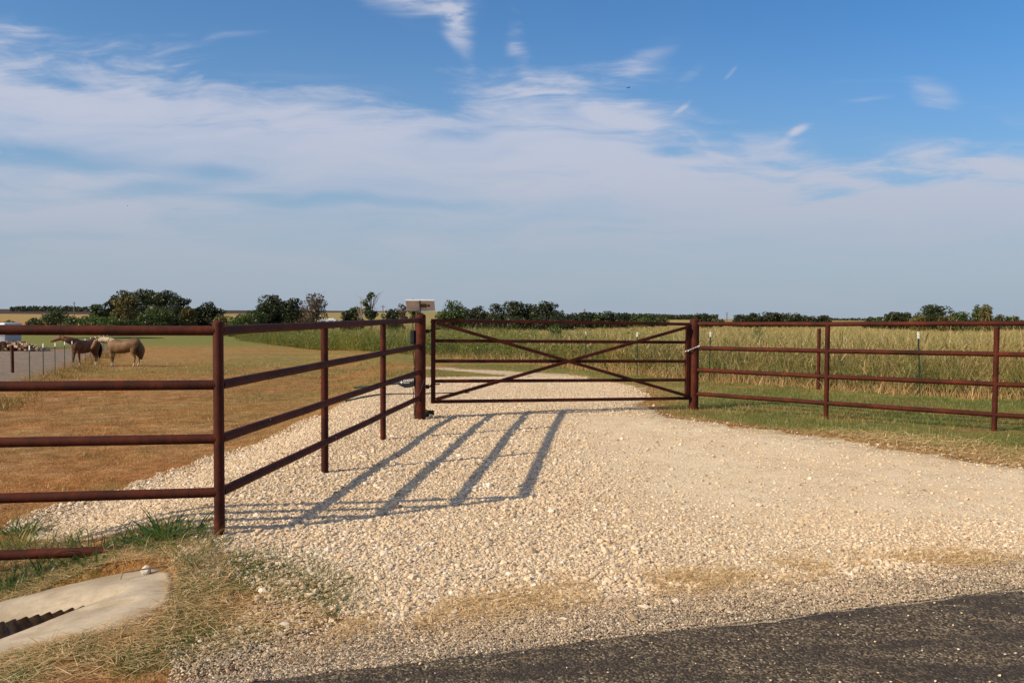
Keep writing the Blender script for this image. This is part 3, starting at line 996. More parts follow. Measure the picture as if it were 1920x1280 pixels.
def leaf_cloud(name, C, rad, n, size, m, parent, flat=1.0):
    """n small leaf sprays in the shells of ellipsoid clumps C (k,3) with radii rad (k,3)"""
    k = len(C)
    vol = rad.prod(1) ** .67
    w = vol / vol.sum()
    ci = rng.choice(k, n, p=w)
    d = rng.normal(size=(n, 3))
    d /= np.linalg.norm(d, axis=1)[:, None]
    r = rng.uniform(.45, 1.05, n) ** .6
    P = C[ci] + d * rad[ci] * r[:, None]
    a = rng.normal(size=(n, 3)) + d * .5
    a /= np.linalg.norm(a, axis=1)[:, None]
    b = np.cross(a, rng.normal(size=(n, 3)))
    b /= np.linalg.norm(b, axis=1)[:, None]
    c = np.cross(a, b)
    s = (rng.uniform(.5, 1.25, n) * size)[:, None]
    V = np.stack([P - b * s, P - c * s * .55, P + b * s, P + c * s * .55], 1).reshape(-1, 3)
    F = np.arange(4 * n).reshape(-1, 4)
    clump = rng.uniform(0, 1, k)[ci]
    tt = np.clip(.5 * clump + .5 * rng.uniform(0, 1, n), 0, 1)
    return np_mesh(name, V, F, m, {'tint': np.repeat(tt, 4), 'tpos': np.full(4 * n, .5)}, parent=parent)


def build_tall():
    # tall grass field behind the wire fence, thinner with distance
    K = 30000
    Yc = 12.5 + 84 * rng.uniform(0, 1, K) ** 1.9
    Xc = rng.uniform(-.68, .72, K) * Yc
    ch = rng.uniform(.62, 1.25, K)
    ct = rng.normal(0, .22, K)
    ca = rng.uniform(0, 2 * math.pi, K)
    n = 640000
    ci = rng.integers(0, K, n)
    sp = np.interp(Yc[ci], [12, 30, 95], [.10, .16, .45])
    X = Xc[ci] + rng.normal(0, 1, n) * sp
    Y = Yc[ci] + rng.normal(0, 1, n) * sp
    fs = fence_side(X, Y)
    dep = np.interp(Y, [13, 30, 95], [7, 12, 60])
    pr = (fs > .30) * np.clip(1.25 - fs / dep, .10, 1)
    keep = (rng.uniform(0, 1, len(X)) < pr) & (X > -.30 * Y) & inview(X, Y)
    X, Y, fs, ci = X[keep], Y[keep], fs[keep], ci[keep]
    n = len(X)
    cl = fbm(X * .55, Y * .55, 91)
    c2 = fbm(X * .16, Y * .16, 92)
    rightness = sst(X - (Y - 18) * .06, .5, 6.0)           # golden on the right, greener weeds to the left
    isg = rng.uniform(0, 1, n) < np.clip(1.12 - rightness * 1.1 + (cl - .5) * 1.5, .03, 1)
    hh = rng.uniform(.40, 1.0, n) * (.55 + 1.15 * cl + .35 * (c2 - .5)) * np.interp(Y, [13, 22, 40, 95], [1.45, 1.20, 1.22, 1.5])
    hh *= ch[ci] * np.where((X < 0), 1.15, 1) * np.interp(fs, [0, 1.2, 3], [.7, 1, .95])
    base = .30 + (c2 - .5) * 1.3 + (cl - .5) * 1.5 + (fbm(X * 2.2, Y * 2.2, 98) - .5) * .9
    ti = np.clip(rng.normal(0, .12, n) + ct[ci] + base, 0, 1)
    azc = ca[ci] + rng.normal(0, 1.3, n)
    wd = rng.uniform(.008, .018, n) * np.interp(Y, [13, 30, 95], [.85, 1.5, 4.2])
    a = ~isg
    blades('tall_field_grass', X[a], Y[a], H(X[a], Y[a], False), hh[a], wd[a], M['tall'], 'tall yellow green seeding grass filling the field behind the wire fence', 'grass', bend=1.25, spread=.20, seg=3, tint=ti[a], azim=azc[a])
    g = isg
    blades('tall_green_weeds', X[g], Y[g], H(X[g], Y[g], False), hh[g] * .95, wd[g] * 1.15, M['weed'], 'dense green weeds standing behind the gate at the field edge', 'weeds', bend=1.0, spread=.2, seg=3, tint=np.clip(ti[g], 0, 1))
    # dead brown skirt along the fence foot
    P, L = fence_pts()
    n = 11000
    s = rng.uniform(0, 1, n) ** 1.4 * 42
    px = np.interp(s, L, P[:, 0])
    py = np.interp(s, L, P[:, 1])
    X = px + rng.normal(.15, .25, n)
    Y = py + rng.normal(.45, .3, n)
    ti = np.clip(rng.normal(.75, .2, n), 0, 1)
    blades('dead_grass_skirt', X, Y, H(X, Y, False), rng.uniform(.10, .7, n) * (.35 + 1.3 * fbm(X * .8, Y * .8, 97)), rng.uniform(.006, .014, n), M['straw'], 'dead brown grass at the foot of the field fence', 'grass', bend=1.6, spread=.45, seg=3, tint=ti * .55)
    # individual arching leaves and seed heads near the fence on the right
    n = 9500
    s = rng.uniform(0, 27, n)
    X = np.interp(s, L, P[:, 0]) + rng.uniform(-.3, 2.2, n) * .6
    Y = np.interp(s, L, P[:, 1]) + rng.uniform(.2, 2.6, n)
    Z = H(X, Y, False) + rng.uniform(.2, 1.15, n)
    blades('arching_leaves', X, Y, Z, rng.uniform(.25, .60, n), rng.uniform(.016, .034, n), M['tall'], 'long arching pale leaves of the tall grass nearest the right fence', 'grass', bend=2.6, spread=.5, seg=5, tint=np.clip(rng.normal(.55, .25, n), 0, 1))
    n = 2600
    s = rng.uniform(0, 22, n)
    X = np.interp(s, L, P[:, 0]) + rng.uniform(0, 3, n)
    Y = np.interp(s, L, P[:, 1]) + rng.uniform(.4, 4, n)
    hh = rng.uniform(1.1, 1.62, n) * np.interp(s, [0, 22], [1.06, .92])
    blades('seed_stalks', X, Y, H(X, Y, False), hh, np.full(n, .006), M['straw'], 'thin straw coloured seed stalks rising above the right part of the field', 'grass', bend=.22, spread=.08, seg=3, tint=rng.uniform(.2, 1, n))
    # leafy weeds
    n = 120000
    s = rng.uniform(0, 1, n) ** .8 * (L[-1] - 16) + 14
    k_ = rng.integers(0, 4200, n)
    ps = rng.uniform(0, 1, 4200) ** .8 * (L[-1] - 18) + 16
    po = np.abs(rng.normal(.9, .9, 4200))
    ph = rng.uniform(.45, 1.6, 4200) * (.7 + .6 * fbm(ps * .5, ps * 0, 5))
    s, off, hh = ps[k_], po[k_], ph[k_]
    X = np.interp(s, L, P[:, 0]) + off * .7 + rng.normal(0, .13, n)
    Y = np.interp(s, L, P[:, 1]) + off * .9 + rng.normal(0, .13, n)
    Z = H(X, Y, False) + rng.uniform(.12, 1, n) * hh
    C = np.stack([X, Y, Z], 1)
    lw = leaf_cloud('leafy_weeds', C, np.full((n, 3), .06), n, .040, M['leaf_weed'], None)
    tag(lw, 'broad leaved green weeds crowding the wire fence behind the gate', 'weeds', kind='stuff')
    # far field texture
    u = rng.uniform(0, 1, 90000)
    Y = 60 + 170 * u ** 1.3
    X = rng.uniform(-.2, .70, len(Y)) * Y
    keep = fence_side(X, Y) > 10
    X, Y = X[keep], Y[keep]
    n = len(X)
    blades('far_field_grass', X, Y, H(X, Y, False), rng.uniform(.4, 1.0, n), rng.uniform(.06, .16, n), M['tall'], 'golden grass of the open field stretching to the far trees', 'grass', bend=.8, spread=.3, seg=2, tint=np.clip(rng.normal(.62, .2, n), 0, 1))


build_tall()


# ------------------------------------------------------------------ pipe fences, posts, gate
RAILR = .0365


def cyl_post(name, x, y, top, r, parent, dome=True, m='rust'):
    z0 = -.25
    bm = bmesh.new()
    pts = [(0, 0, z0), (0, 0, top - r * .55 if dome else top)]
    rad = [r, r]
    if dome:
        for k in range(1, 6):
            a = k / 5 * math.pi / 2
            pts.append((0, 0, top - r * .55 + r * .55 * math.sin(a)))
            rad.append(max(r * math.cos(a), .002))
    add_tube(bm, pts, rad, 28)
    bmesh.ops.translate(bm, verts=bm.verts, vec=(x, y, 0))
    o = from_bm(name, bm, M[m], parent, smooth=True)
    return o


def rail(pts, parent, r=RAILR):
    bm = bmesh.new()
    P = []
    for a, b in zip(pts[:-1], pts[1:]):
        a, b = Vector(a), Vector(b)
        n = max(2, int((b - a).length / .25))
        for k in range(n):
            p = a.lerp(b, k / n)
            P.append(p)
    P.append(Vector(pts[-1]))
    for i, p in enumerate(P[1:-1]):
        p.z += .0012 * math.sin(i * .7 + p.x * 3)
    add_tube(bm, P, r, 22)
    return from_bm('rail', bm, M['rust'], parent, smooth=True)


def weld(x, y, z, r, parent_bm):
    add_tube(parent_bm, [(x, y, z - .004), (x, y, z + .004)], r, 20)


CORNER = (-2.17, 6.10)
HINGE = (-1.43, 12.88)
LATCH = (3.235, 14.66)


def build_fences():
    # left run, parallel to the road
    f1 = empty('pipe_fence', (CORNER[0], CORNER[1], 0))
    tag(f1, 'rust brown pipe fence with five rails at the left edge, parallel to the road', 'fence', 'rust brown pipe fence runs')
    d = Vector((-3.65 + 2.16, 5.85 - 6.10, 0)).normalized()
    o = Vector((0, 0, 0))
    for z in (1.54, 1.14, .74, .34, -.07):
        z1 = z + .01
        rail([(d.x * .02, d.y * .02, z), (d.x * 3.4, d.y * 3.4, z1)], f1)
    for s in (0, 3.35):
        cyl_post('post', d.x * s, d.y * s, 1.615, .0375 if s else .0385, f1)
    # run from the corner post back to the gate
    f2 = empty('pipe_fence', (CORNER[0], CORNER[1], 0))
    tag(f2, 'rust brown pipe fence running back from the corner post to the thick hinge post', 'fence', 'rust brown pipe fence runs')
    e = Vector((HINGE[0] - CORNER[0], HINGE[1] - CORNER[1], 0))
    en = e.normalized()
    for z in (1.54, 1.138, .738, .338):
        rail([(en.x * .03, en.y * .03, z), (e.x, e.y, z)], f2)
    for px, py in ((-1.93, 8.50), (-1.67, 10.70)):
        cyl_post('post', px - CORNER[0], py - CORNER[1], 1.53, RAILR + .001, f2, dome=False)
    # run right of the gate
    f3 = empty('pipe_fence', (LATCH[0], LATCH[1], 0))
    tag(f3, 'rust brown pipe fence with four rails running right from the latch post', 'fence', 'rust brown pipe fence runs')
    q1 = Vector((5.04 - LATCH[0], 13.20 - LATCH[1], 0))
    q2 = Vector((7.02 - LATCH[0], 11.97 - LATCH[1], 0))
    q3 = q2 + (q2 - q1) * 1.04
    zs = ((1.48, 1.51, 1.55, 1.59), (1.05, 1.08, 1.105, 1.13), (.665, .67, .67, .675), (.24, .245, .225, .22))
    for a in zs:
        rail([(0, 0, a[0]), (q1.x, q1.y, a[1]), (q2.x, q2.y, a[2]), (q3.x, q3.y, a[3])], f3)
    for q in (q1, q2, q3):
        cyl_post('post', q.x, q.y, 1.50, RAILR + .001, f3, dome=False)
    # thick posts
    h = empty('gate_post', (HINGE[0], HINGE[1], 0))
    tag(h, 'thick rusty hinge post carrying the small solar panel, left of the gate', 'gate post', 'thick rust brown gate posts')
    cyl_post('post', 0, 0, 1.65, .086, h)
    for z in (1.37, .50):
        bm = bmesh.new()
        gd = Vector((LATCH[0] - HINGE[0], LATCH[1] - HINGE[1], 0)).normalized()
        p0 = gd * .07
        add_tube(bm, [p0 + Vector((0, 0, z)), gd * .16 + Vector((0, 0, z))], .014, 12)
        add_tube(bm, [gd * .118 + Vector((0, 0, z - .03)), gd * .118 + Vector((0, 0, z + .03))], .026, 14)
        add_tube(bm, [gd * .16 + Vector((0, 0, z)), gd * .17 + Vector((0, 0, z + .025)), gd * .21 + Vector((0, 0, z + .035)), gd * .32 + Vector((0, 0, z + .035))], .010, 10)
        from_bm('hinge', bm, M['weld'], h, smooth=True)
    l = empty('gate_post', (LATCH[0], LATCH[1], 0))
    tag(l, 'thick rusty latch post with chain round it, right of the gate', 'gate post', 'thick rust brown gate posts')
    cyl_post('post', 0, 0, 1.58, .084, l)


build_fences()

GA, GB = Vector((-1.235, 12.95, 0)), Vector((3.10, 14.60, 0))
GDIR = (GB - GA).normalized()


def build_gate():
    g = empty('swing_gate', GA)
    tag(g, 'wide rusty steel swing gate with five rails and crossed diagonal braces', 'gate')
    L = (GB - GA).length
    zl, zr = (1.535, 1.22, .90, .585, .262), (1.475, 1.155, .82, .49, .165)
    zl = [z for z in zl]

    def pt(s, z, off=0):
        return Vector((GDIR.x * s + GDIR.y * off, GDIR.y * s - GDIR.x * off, z))
    w = .052
    side = Vector((GDIR.y, -GDIR.x, 0))
    for s, z0, z1 in ((0, zl[4], zl[0]), (L, zr[4], zr[0])):
        bm = bmesh.new()
        ww = .062
        rot = Matrix((GDIR, Vector((-GDIR.y, GDIR.x, 0)), Vector((0, 0, 1)))).transposed()
        add_box(bm, pt(s, (z0 + z1) / 2), (ww, w + .004, z1 - z0 + w), rot, bevel=.004)
        if s:
            add_box(bm, pt(s + .055, (z0 + z1) / 2 + .02), (.03, .05, z1 - z0 - .12), rot, bevel=.004)
        from_bm('stile', bm, M['rust'], g)
    for a, b in zip(zl, zr):
        bm = bmesh.new()
        add_bar(bm, pt(.03, a), pt(L - .03, b), w - .006, w)
        from_bm('rail', bm, M['rust'], g)
    for (z0, z1) in ((zl[0] - .03, zr[4] + .05), (zl[4] + .04, zr[0] - .05)):
        bm = bmesh.new()
        add_bar(bm, pt(.03, z0, .046 if z0 > 1 else .050), pt(L - .03, z1, .046 if z0 > 1 else .050), .036, w)
        from_bm('brace', bm, M['rust'], g)


build_gate()


def build_gear():
    hx, hy = HINGE
    # solar panel seen from behind
    p = empty('solar_panel', (hx - .0, hy - .02, 1.65))
    tag(p, 'small solar panel on a bracket on top of the hinge post, back side showing', 'solar panel')
    tilt = Matrix.Rotation(R(42), 3, 'X')
    c = Vector((.005, -.01, .125))

    def pl(x, y, z):
        return c + tilt @ Vector((x, y, z))
    bm = bmesh.new()
    add_box(bm, pl(0, 0, 0), (.425, .012, .185), tilt)
    from_bm('panel_back', bm, M['panel_back'], p)
    bm = bmesh.new()
    add_box(bm, pl(0, .010, 0), (.405, .006, .165), tilt)
    from_bm('panel_face', bm, M['panel_front'], p)
    bm = bmesh.new()
    for q, s in (((0, 0, .099), (.445, .028, .013)), ((0, 0, -.099), (.445, .028, .013)), ((-.217, 0, 0), (.011, .0285, .185)), ((.217, 0, 0), (.011, .0285, .185))):
        add_box(bm, pl(*q), s, tilt)
    from_bm('frame', bm, M['panel_frame'], p)
    bm = bmesh.new()
    add_box(bm, pl(.055, -.013, .0), (.085, .014, .075), tilt, .003)
    from_bm('junction_box', bm, M['box_brown'], p)
    bm = bmesh.new()
    add_tube(bm, [pl(.13, -.008, 0), pl(.13, -.020, 0)], [.022, .018], 18)
    o = from_bm('cable_gland', bm, M['black_plastic'], p)
    bm = bmesh.new()
    add_tube(bm, [(0, 0, -.03), (0, 0, .09), pl(0, -.03, .02), pl(0, -.03, .115)], .011, 10)
    add_box(bm, (0, 0, .004), (.09, .09, .006))
    from_bm('bracket', bm, M['black_plastic'], p)
    # control box
    b = empty('control_box', (hx - .118, hy - .02, 1.28))
    tag(b, 'narrow black plastic control box strapped to the left of the hinge post', 'control box')
    bm = bmesh.new()
    add_box(bm, (0, 0, 0), (.07, .11, .215), None, .008)
    from_bm('housing', bm, M['black_plastic'], b)
    bm = bmesh.new()
    add_box(bm, (0, -.058, .0), (.052, .010, .18), None, .004)
    from_bm('cover', bm, M['black_plastic'], b)
    # opener arm
    a = empty('gate_opener', (hx - .085, hy - .02, .60))
    tag(a, 'black tapered gate opener arm with white lettering, left of the hinge post', 'gate opener')
    bm = bmesh.new()
    prof = [(0, -.008, .070), (0, -.082, .0), (-.05, -.100, 0), (-.145, -.112, 0), (-.20, -.085, 0), (-.26, -.058, 0), (-.40, -.070, 0), (-.62, -.105, 0), (-.62, -.062, 0), (-.40, -.028, 0), (-.24, .018, 0), (-.13, .056, 0), (-.03, .068, 0), (0, .060, 0)]
    prof = [(x, z) for x, z, _ in prof[1:]]
    vs = [bm.verts.new((x, -.05 if x > -.3 else -.03, z)) for x, z in prof]
    f = bm.faces.new(vs)
    r = bmesh.ops.extrude_face_region(bm, geom=[f])
    for v in [e for e in r['geom'] if isinstance(e, bmesh.types.BMVert)]:
        v.co.y = .05 if v.co.x > -.3 else .03
    bmesh.ops.recalc_face_normals(bm, faces=bm.faces)
    bmesh.ops.bevel(bm, geom=[e for e in bm.edges if e.calc_face_angle(0) > .9], offset=.007, segments=2, affect='EDGES')
    from_bm('housing', bm, M['black_plastic'], a)
    bm = bmesh.new()
    add_tube(bm, [(-.60, 0, -.083), (-.95, .02, -.115)], .016, 12)
    from_bm('push_tube', bm, M['steel_green'], a, smooth=True)

    def text(s, size, x, z, dep=.0015):
        cu = bpy.data.curves.new('txt', 'FONT')
        cu.body = s
        cu.size = size
        cu.extrude = dep
        cu.offset = size * .018
        cu.space_character = 1.02
        ob = bpy.data.objects.new('txt', cu)
        COL.objects.link(ob)
        bpy.context.view_layer.update()
        me = bpy.data.meshes.new_from_object(ob.evaluated_get(bpy.context.evaluated_depsgraph_get()))
        bpy.data.objects.remove(ob)
        me.transform(Matrix.Translation((x, -.0525, z)) @ Matrix.Rotation(R(4), 4, 'Y').inverted() @ Matrix.Rotation(R(90), 4, 'X'))
        return me
    me = text('GHOST', .050, -.172, -.016)
    link('lettering', me, M['lettering'], a)
    me = text('CONTROLS', .018, -.170, -.040)
    link('lettering', me, M['lettering'], a)
    bm = bmesh.new()
    for ang in (0, 90):
        rot = Matrix.Rotation(R(45), 3, 'Y')
        k = .026
        add_box(bm, (-.200 + (k * .0), -.0525, -.022), (.024, .003, .024), rot)
        break
    for dx, dz in ((.019, 0), (-.019, 0), (0, .019), (0, -.019)):
        add_box(bm, (-.200 + dx, -.0525, -.022 + dz), (.009, .0028, .009), Matrix.Rotation(R(45), 3, 'Y'))
    from_bm('emblem', bm, M['lettering'], a)
    # wires down the post
    w = empty('power_cable', (hx, hy, 0))
    tag(w, 'thin black cables hanging down the hinge post from the control box', 'cable')
    for k, (ox, oy) in enumerate(((-.100, -.03), (-.088, -.05))):
        bm = bmesh.new()
        P = [(ox + .012 * math.sin(z * 9 + k * 2), oy - .004 * math.cos(z * 7), z) for z in np.linspace(1.2, .02, 26)]
        add_tube(bm, P, .0045, 6)
        from_bm('strand', bm, M['cable'], w, smooth=True)
    bm = bmesh.new()
    P = [(.086 * math.sin(a_) * (1.03 + .0), -.092 * math.cos(a_), z) for a_, z in zip(np.linspace(-1.2, .9, 30) * (1 + 0), np.linspace(.10, .62, 30))]
    add_tube(bm, P, .0045, 6)
    from_bm('strand', bm, M['cable'], w, smooth=True)
    # coil
    bm = bmesh.new()
    P = []
    for k in range(120):
        a_ = k / 120 * 2 * math.pi * 5
        r_ = .055 + .02 * math.sin(k * .9)
        P.append((-1.31 + r_ * math.cos(a_), 13.12 + r_ * math.sin(a_) * .8, .03 + .045 * abs(math.sin(k * .37)) + k * .0003))
    add_tube(bm, P, .009, 7)
    add_box(bm, (-1.35, 13.08, .035), (.07, .06, .06), Matrix.Rotation(.6, 3, 'Z'), .01)
    o = from_bm('cable_coil', bm, M['cable'], None, smooth=True)
    tag(o, 'tangled coil of black cable on the gravel at the foot of the hinge post', 'cable')
    # pole lying on the gravel
    bm = bmesh.new()
    a0, b0 = Vector((-3.35, 16.55, 0)), Vector((-.9, 17.6, 0))
    P = []
    for k in range(9):
        q = a0.lerp(b0, k / 8)
        P.append((q.x, q.y, float(H(q.x, q.y)) + .05))
    add_tube(bm, P, [.018, .018, .018, .012, .012, .012, .012, .012, .012], 8)
    o = from_bm('metal_pole', bm, M['steel_green'], None, smooth=True)
    tag(o, 'thin dark green metal pole lying on the gravel behind the hinge post', 'pole')
    # chain
    c = empty('chain', (LATCH[0], LATCH[1], 1.03))
    tag(c, 'short bright silver chain tying the gate to the latch post', 'chain')
    pts = []
    ctrl = [Vector((-.165, -.10, -.030)), Vector((-.12, -.115, -.015)), Vector((-.06, -.105, .012)), Vector((0, -.096, .035)), Vector((.055, -.085, .055)), Vector((.09, -.04, .06))]
    nl = 12
    for k in range(nl):
        s = k / (nl - 1) * (len(ctrl) - 1)
        i = min(int(s), len(ctrl) - 2)
        pts.append((ctrl[i].lerp(ctrl[i + 1], s - i), (ctrl[i + 1] - ctrl[i]).normalized()))
    for k, (q, d) in enumerate(pts):
        bm = bmesh.new()
        up = Vector((0, 0, 1)) if k % 2 else d.cross(Vector((0, 0, 1))).normalized()
        ring = []
        for j in range(14):
            a_ = 2 * math.pi * j / 13
            ring.append(q + d * .019 * math.cos(a_) + up * .012 * math.sin(a_))
        add_tube(bm, ring, .0042, 6, cap=False)
        from_bm('link', bm, M['chain'], c, smooth=True)


build_gear()


# ------------------------------------------------------------------ culvert end
def build_culvert():
    def resample(P, n):
        P = np.array(P + [P[0]])
        seg = np.hypot(*(P[1:] - P[:-1]).T)
        L = np.concatenate([[0], np.cumsum(seg)])
        s = np.linspace(0, L[-1], n, endpoint=False)
        return np.stack([np.interp(s, L, P[:, 0]), np.interp(s, L, P[:, 1])], 1)
    n = 160
    # match the two loops by angle round the opening
    cx, cy = -3.3, 4.85

    def byang(P):
        Q = resample(P, 1500)
        a = np.unwrap(np.arctan2((Q[:, 1] - cy) * 2.2, Q[:, 0] - cx))
        o = np.argsort(a)
        return a[o], Q[o]
    ao, Qo = byang(AP_OUT)
    ai, Qi = byang(AP_IN)
    A = np.linspace(-math.pi, math.pi, n, endpoint=False)

    def samp(a, Q, A):
        a = np.mod(a + math.pi, 2 * math.pi) - math.pi
        o = np.argsort(a)
        return np.stack([np.interp(A, a[o], Q[o, k], period=2 * math.pi) for k in (0, 1)], 1)
    O, I = samp(ao, Qo, A), samp(ai, Qi, A)
    rows = 14
    V, F = [], []
    wob = (fbm(O[:, 0] * 6, O[:, 1] * 6, 5) - .5) * .10
    O = O + (O - np.array([cx, cy])) / np.linalg.norm(O - np.array([cx, cy]), axis=1)[:, None] * wob[:, None]
    layers = []
    for r in range(rows + 1):
        f = r / rows
        p = I * (1 - f) + O * f
        z = apron_z(p[:, 0], p[:, 1]) + .040 + .022 * np.sin(math.pi * min(1, f * 1.1)) + (fbm(p[:, 0] * 1.5, p[:, 1] * 1.5, 8) - .5) * .03
        # far side of the opening slopes more towards the hole
        z = z - .06 * np.clip(1 - f * 2.2, 0, 1) ** 2 * (I[:, 1] > cy + .1) - .022 * (p[:, 1] < cy) * math.sin(math.pi * min(1, f * 1.1))
        layers.append(np.column_stack([p, z]))
    skirt_o = layers[-1].copy()
    skirt_o[:, 2] -= .15
    skirt_i = layers[0].copy()
    skirt_i[:, 2] -= .07
    layers = [skirt_i] + layers + [skirt_o]
    V = np.concatenate(layers)
    for r in range(len(layers) - 1):
        for k in range(n):
            a, b = r * n + k, r * n + (k + 1) % n
            F.append((a, a + n, b + n, b))
    o = empty('culvert_end', (-3.2, 4.9, 0))
    tag(o, 'sloping concrete apron with a slot opening onto a corrugated culvert pipe', 'culvert')
    V = V - np.array([-3.2, 4.9, 0])
    c = np_mesh('concrete_apron', V, np.array(F), M['concrete'], parent=o, smooth=True)
    # corrugated pipe along the slot, cut by the apron surface
    bm = bmesh.new()
    p0, p1 = Vector((-2.15, 4.93, -.43)), Vector((-4.8, 4.38, -.54))
    d = (p1 - p0).normalized()
    s = d.cross(Vector((0, 0, 1))).normalized()
    u = s.cross(d)
    L = (p1 - p0).length
    nr, seg = 230, 56
    rings = []
    for i in range(nr):
        q = p0 + d * (L * i / (nr - 1))
        rr = .36 + .016 * math.sin(L * i / (nr - 1) / .070 * 2 * math.pi)
        rings.append([bm.verts.new(q + (s * math.cos(2 * math.pi * k / seg) + u * math.sin(2 * math.pi * k / seg)) * rr) for k in range(seg)])
    for i in range(nr - 1):
        for k in range(seg):
            bm.faces.new((rings[i][k], rings[i][(k + 1) % seg], rings[i + 1][(k + 1) % seg], rings[i + 1][k]))
    # cut above the apron plane z = -.10 + .2(x+2.4) - small
    nrm = Vector((-.2, 0, 1)).normalized()
    co = Vector((-2.4, 0, -.10 + .020))
    bmesh.ops.bisect_plane(bm, geom=bm.verts[:] + bm.edges[:] + bm.faces[:], plane_co=co, plane_no=nrm, clear_outer=True)
    bmesh.ops.translate(bm, verts=bm.verts, vec=(3.2, -4.9, 0))
    from_bm('corrugated_pipe', bm, M['culvert'], o, smooth=True)
    # pale stone resting on the apron
    bm = bmesh.new()
    bmesh.ops.create_icosphere(bm, subdivisions=2, radius=.032)
    for v in bm.verts:
        v.co *= 1 + .25 * math.sin(v.co.x * 90 + 1) * math.cos(v.co.y * 80)
        v.co.x *= 1.15
    st = from_bm('stone', bm, M['lettering'], None)
    st.data.materials.clear()
    st.data.materials.append(simple('pale_stone', (.55, .50, .42), .9))
    st.location = (-2.42, 5.42, float(apron_z(-2.42, 5.42)) + .070)
    tag(st, 'single pale stone resting on the upper corner of the concrete apron', 'stone')
    bm = bmesh.new()
    z = float(apron_z(-2.3, 5.4)) + .060
    add_tube(bm, [(-2.52, 5.28, z - .025), (-2.53, 5.33, z), (-2.42, 5.37, z + .01), (-2.27, 5.43, z + .02), (-2.19, 5.47, z + .025), (-2.17, 5.53, z + .03)], [.003, .004, .005, .005, .004, .002], 6)
    tag(from_bm('twig', bm, M['bark'], None, smooth=True), 'crooked brown twig lying on the concrete apron beside the pale stone', 'twig')


build_culvert()


def tuft(x, y, h, n, spread, label, tint0, w=.012, seed=0):
    az = rng.uniform(0, 2 * math.pi, n)
    r = np.minimum(np.abs(rng.normal(0, spread, n)), spread * 1.5)
    X, Y = np.cos(az) * r, np.sin(az) * r * .6
    Z = H(X + x, Y + y, False) - float(H(x, y, False)) - .01
    o = blades('grass_tuft', X, Y, Z, rng.uniform(.4, 1, n) * h, rng.uniform(.5, 1.2, n) * w, M['tuft'], bend=2.5, spread=.75, seg=6, tint=np.clip(rng.normal(tint0, .2, n), 0, 1), azim=az + rng.normal(0, .6, n))
    o.location = (x, y, float(H(x, y, False)))
    del o['kind']
    tag(o, label, 'grass tuft', 'broad leaved grass tufts round the left fence')


tuft(-2.56, 6.05, .36, 190, .17, 'large green grass tuft at the foot of the corner post', .46, .019)
tuft(-3.02, 5.92, .32, 150, .26, 'low green grass tuft over the buried end of the bottom rail', .45, .014)
tuft(-3.55, 5.80, .30, 120, .17, 'dark green grass tuft below the bottom rail at the left edge', .35, .014)
tuft(-4.35, 7.3, .34, 110, .15, 'green grass tuft between the two lowest rails, behind the left fence', .35, .016)
tuft(-4.05, 6.75, .30, 190, .20, 'straw yellow grass tuft behind the bottom rail at the left edge', .85, .010)
tuft(-3.55, 6.62, .24, 90, .12, 'small dry grass tuft on the gravel bank behind the left fence', .8, .008)
tuft(-3.27, 5.72, .36, 16, .02, 'single thin pale grass stalk standing in front of the bottom rail', .8, .008)
tuft(-2.98, 8.3, .12, 90, .12, 'small olive weed tuft on the gravel bank above the bottom rail of the left fence', .6, .006)


# ------------------------------------------------------------------ wire fences
def tpost(x, y, h, parent, lean=0.0, rust=False):
    z = float(H(x, y, False))
    bm = bmesh.new()
    w = .030
    add_box(bm, (0, 0, h / 2 - .1), (w * 1.1, .006, h + .2))
    add_box(bm, (0, .012, h / 2 - .1), (.008, .022, h + .2))
    for k in range(int(h / .06)):
        add_box(bm, (0, -.005, .06 + k * .06), (.014, .006, .012))
    bmesh.ops.rotate(bm, verts=bm.verts, cent=(0, 0, 0), matrix=Matrix.Rotation(lean, 3, 'Y'))
    o = from_bm('post', bm, M['steel_green'], parent)
    o.location = (x, y, z)
    bm = bmesh.new()
    add_box(bm, (0, 0, h - .055), (w * 1.35, .012, .15), None)
    add_box(bm, (0, .014, h - .055), (.014, .026, .15), None)
    bmesh.ops.rotate(bm, verts=bm.verts, cent=(0, 0, 0), matrix=Matrix.Rotation(lean, 3, 'Y'))
    from_bm('white_tip', bm, M['white_paint'], o)
    return o


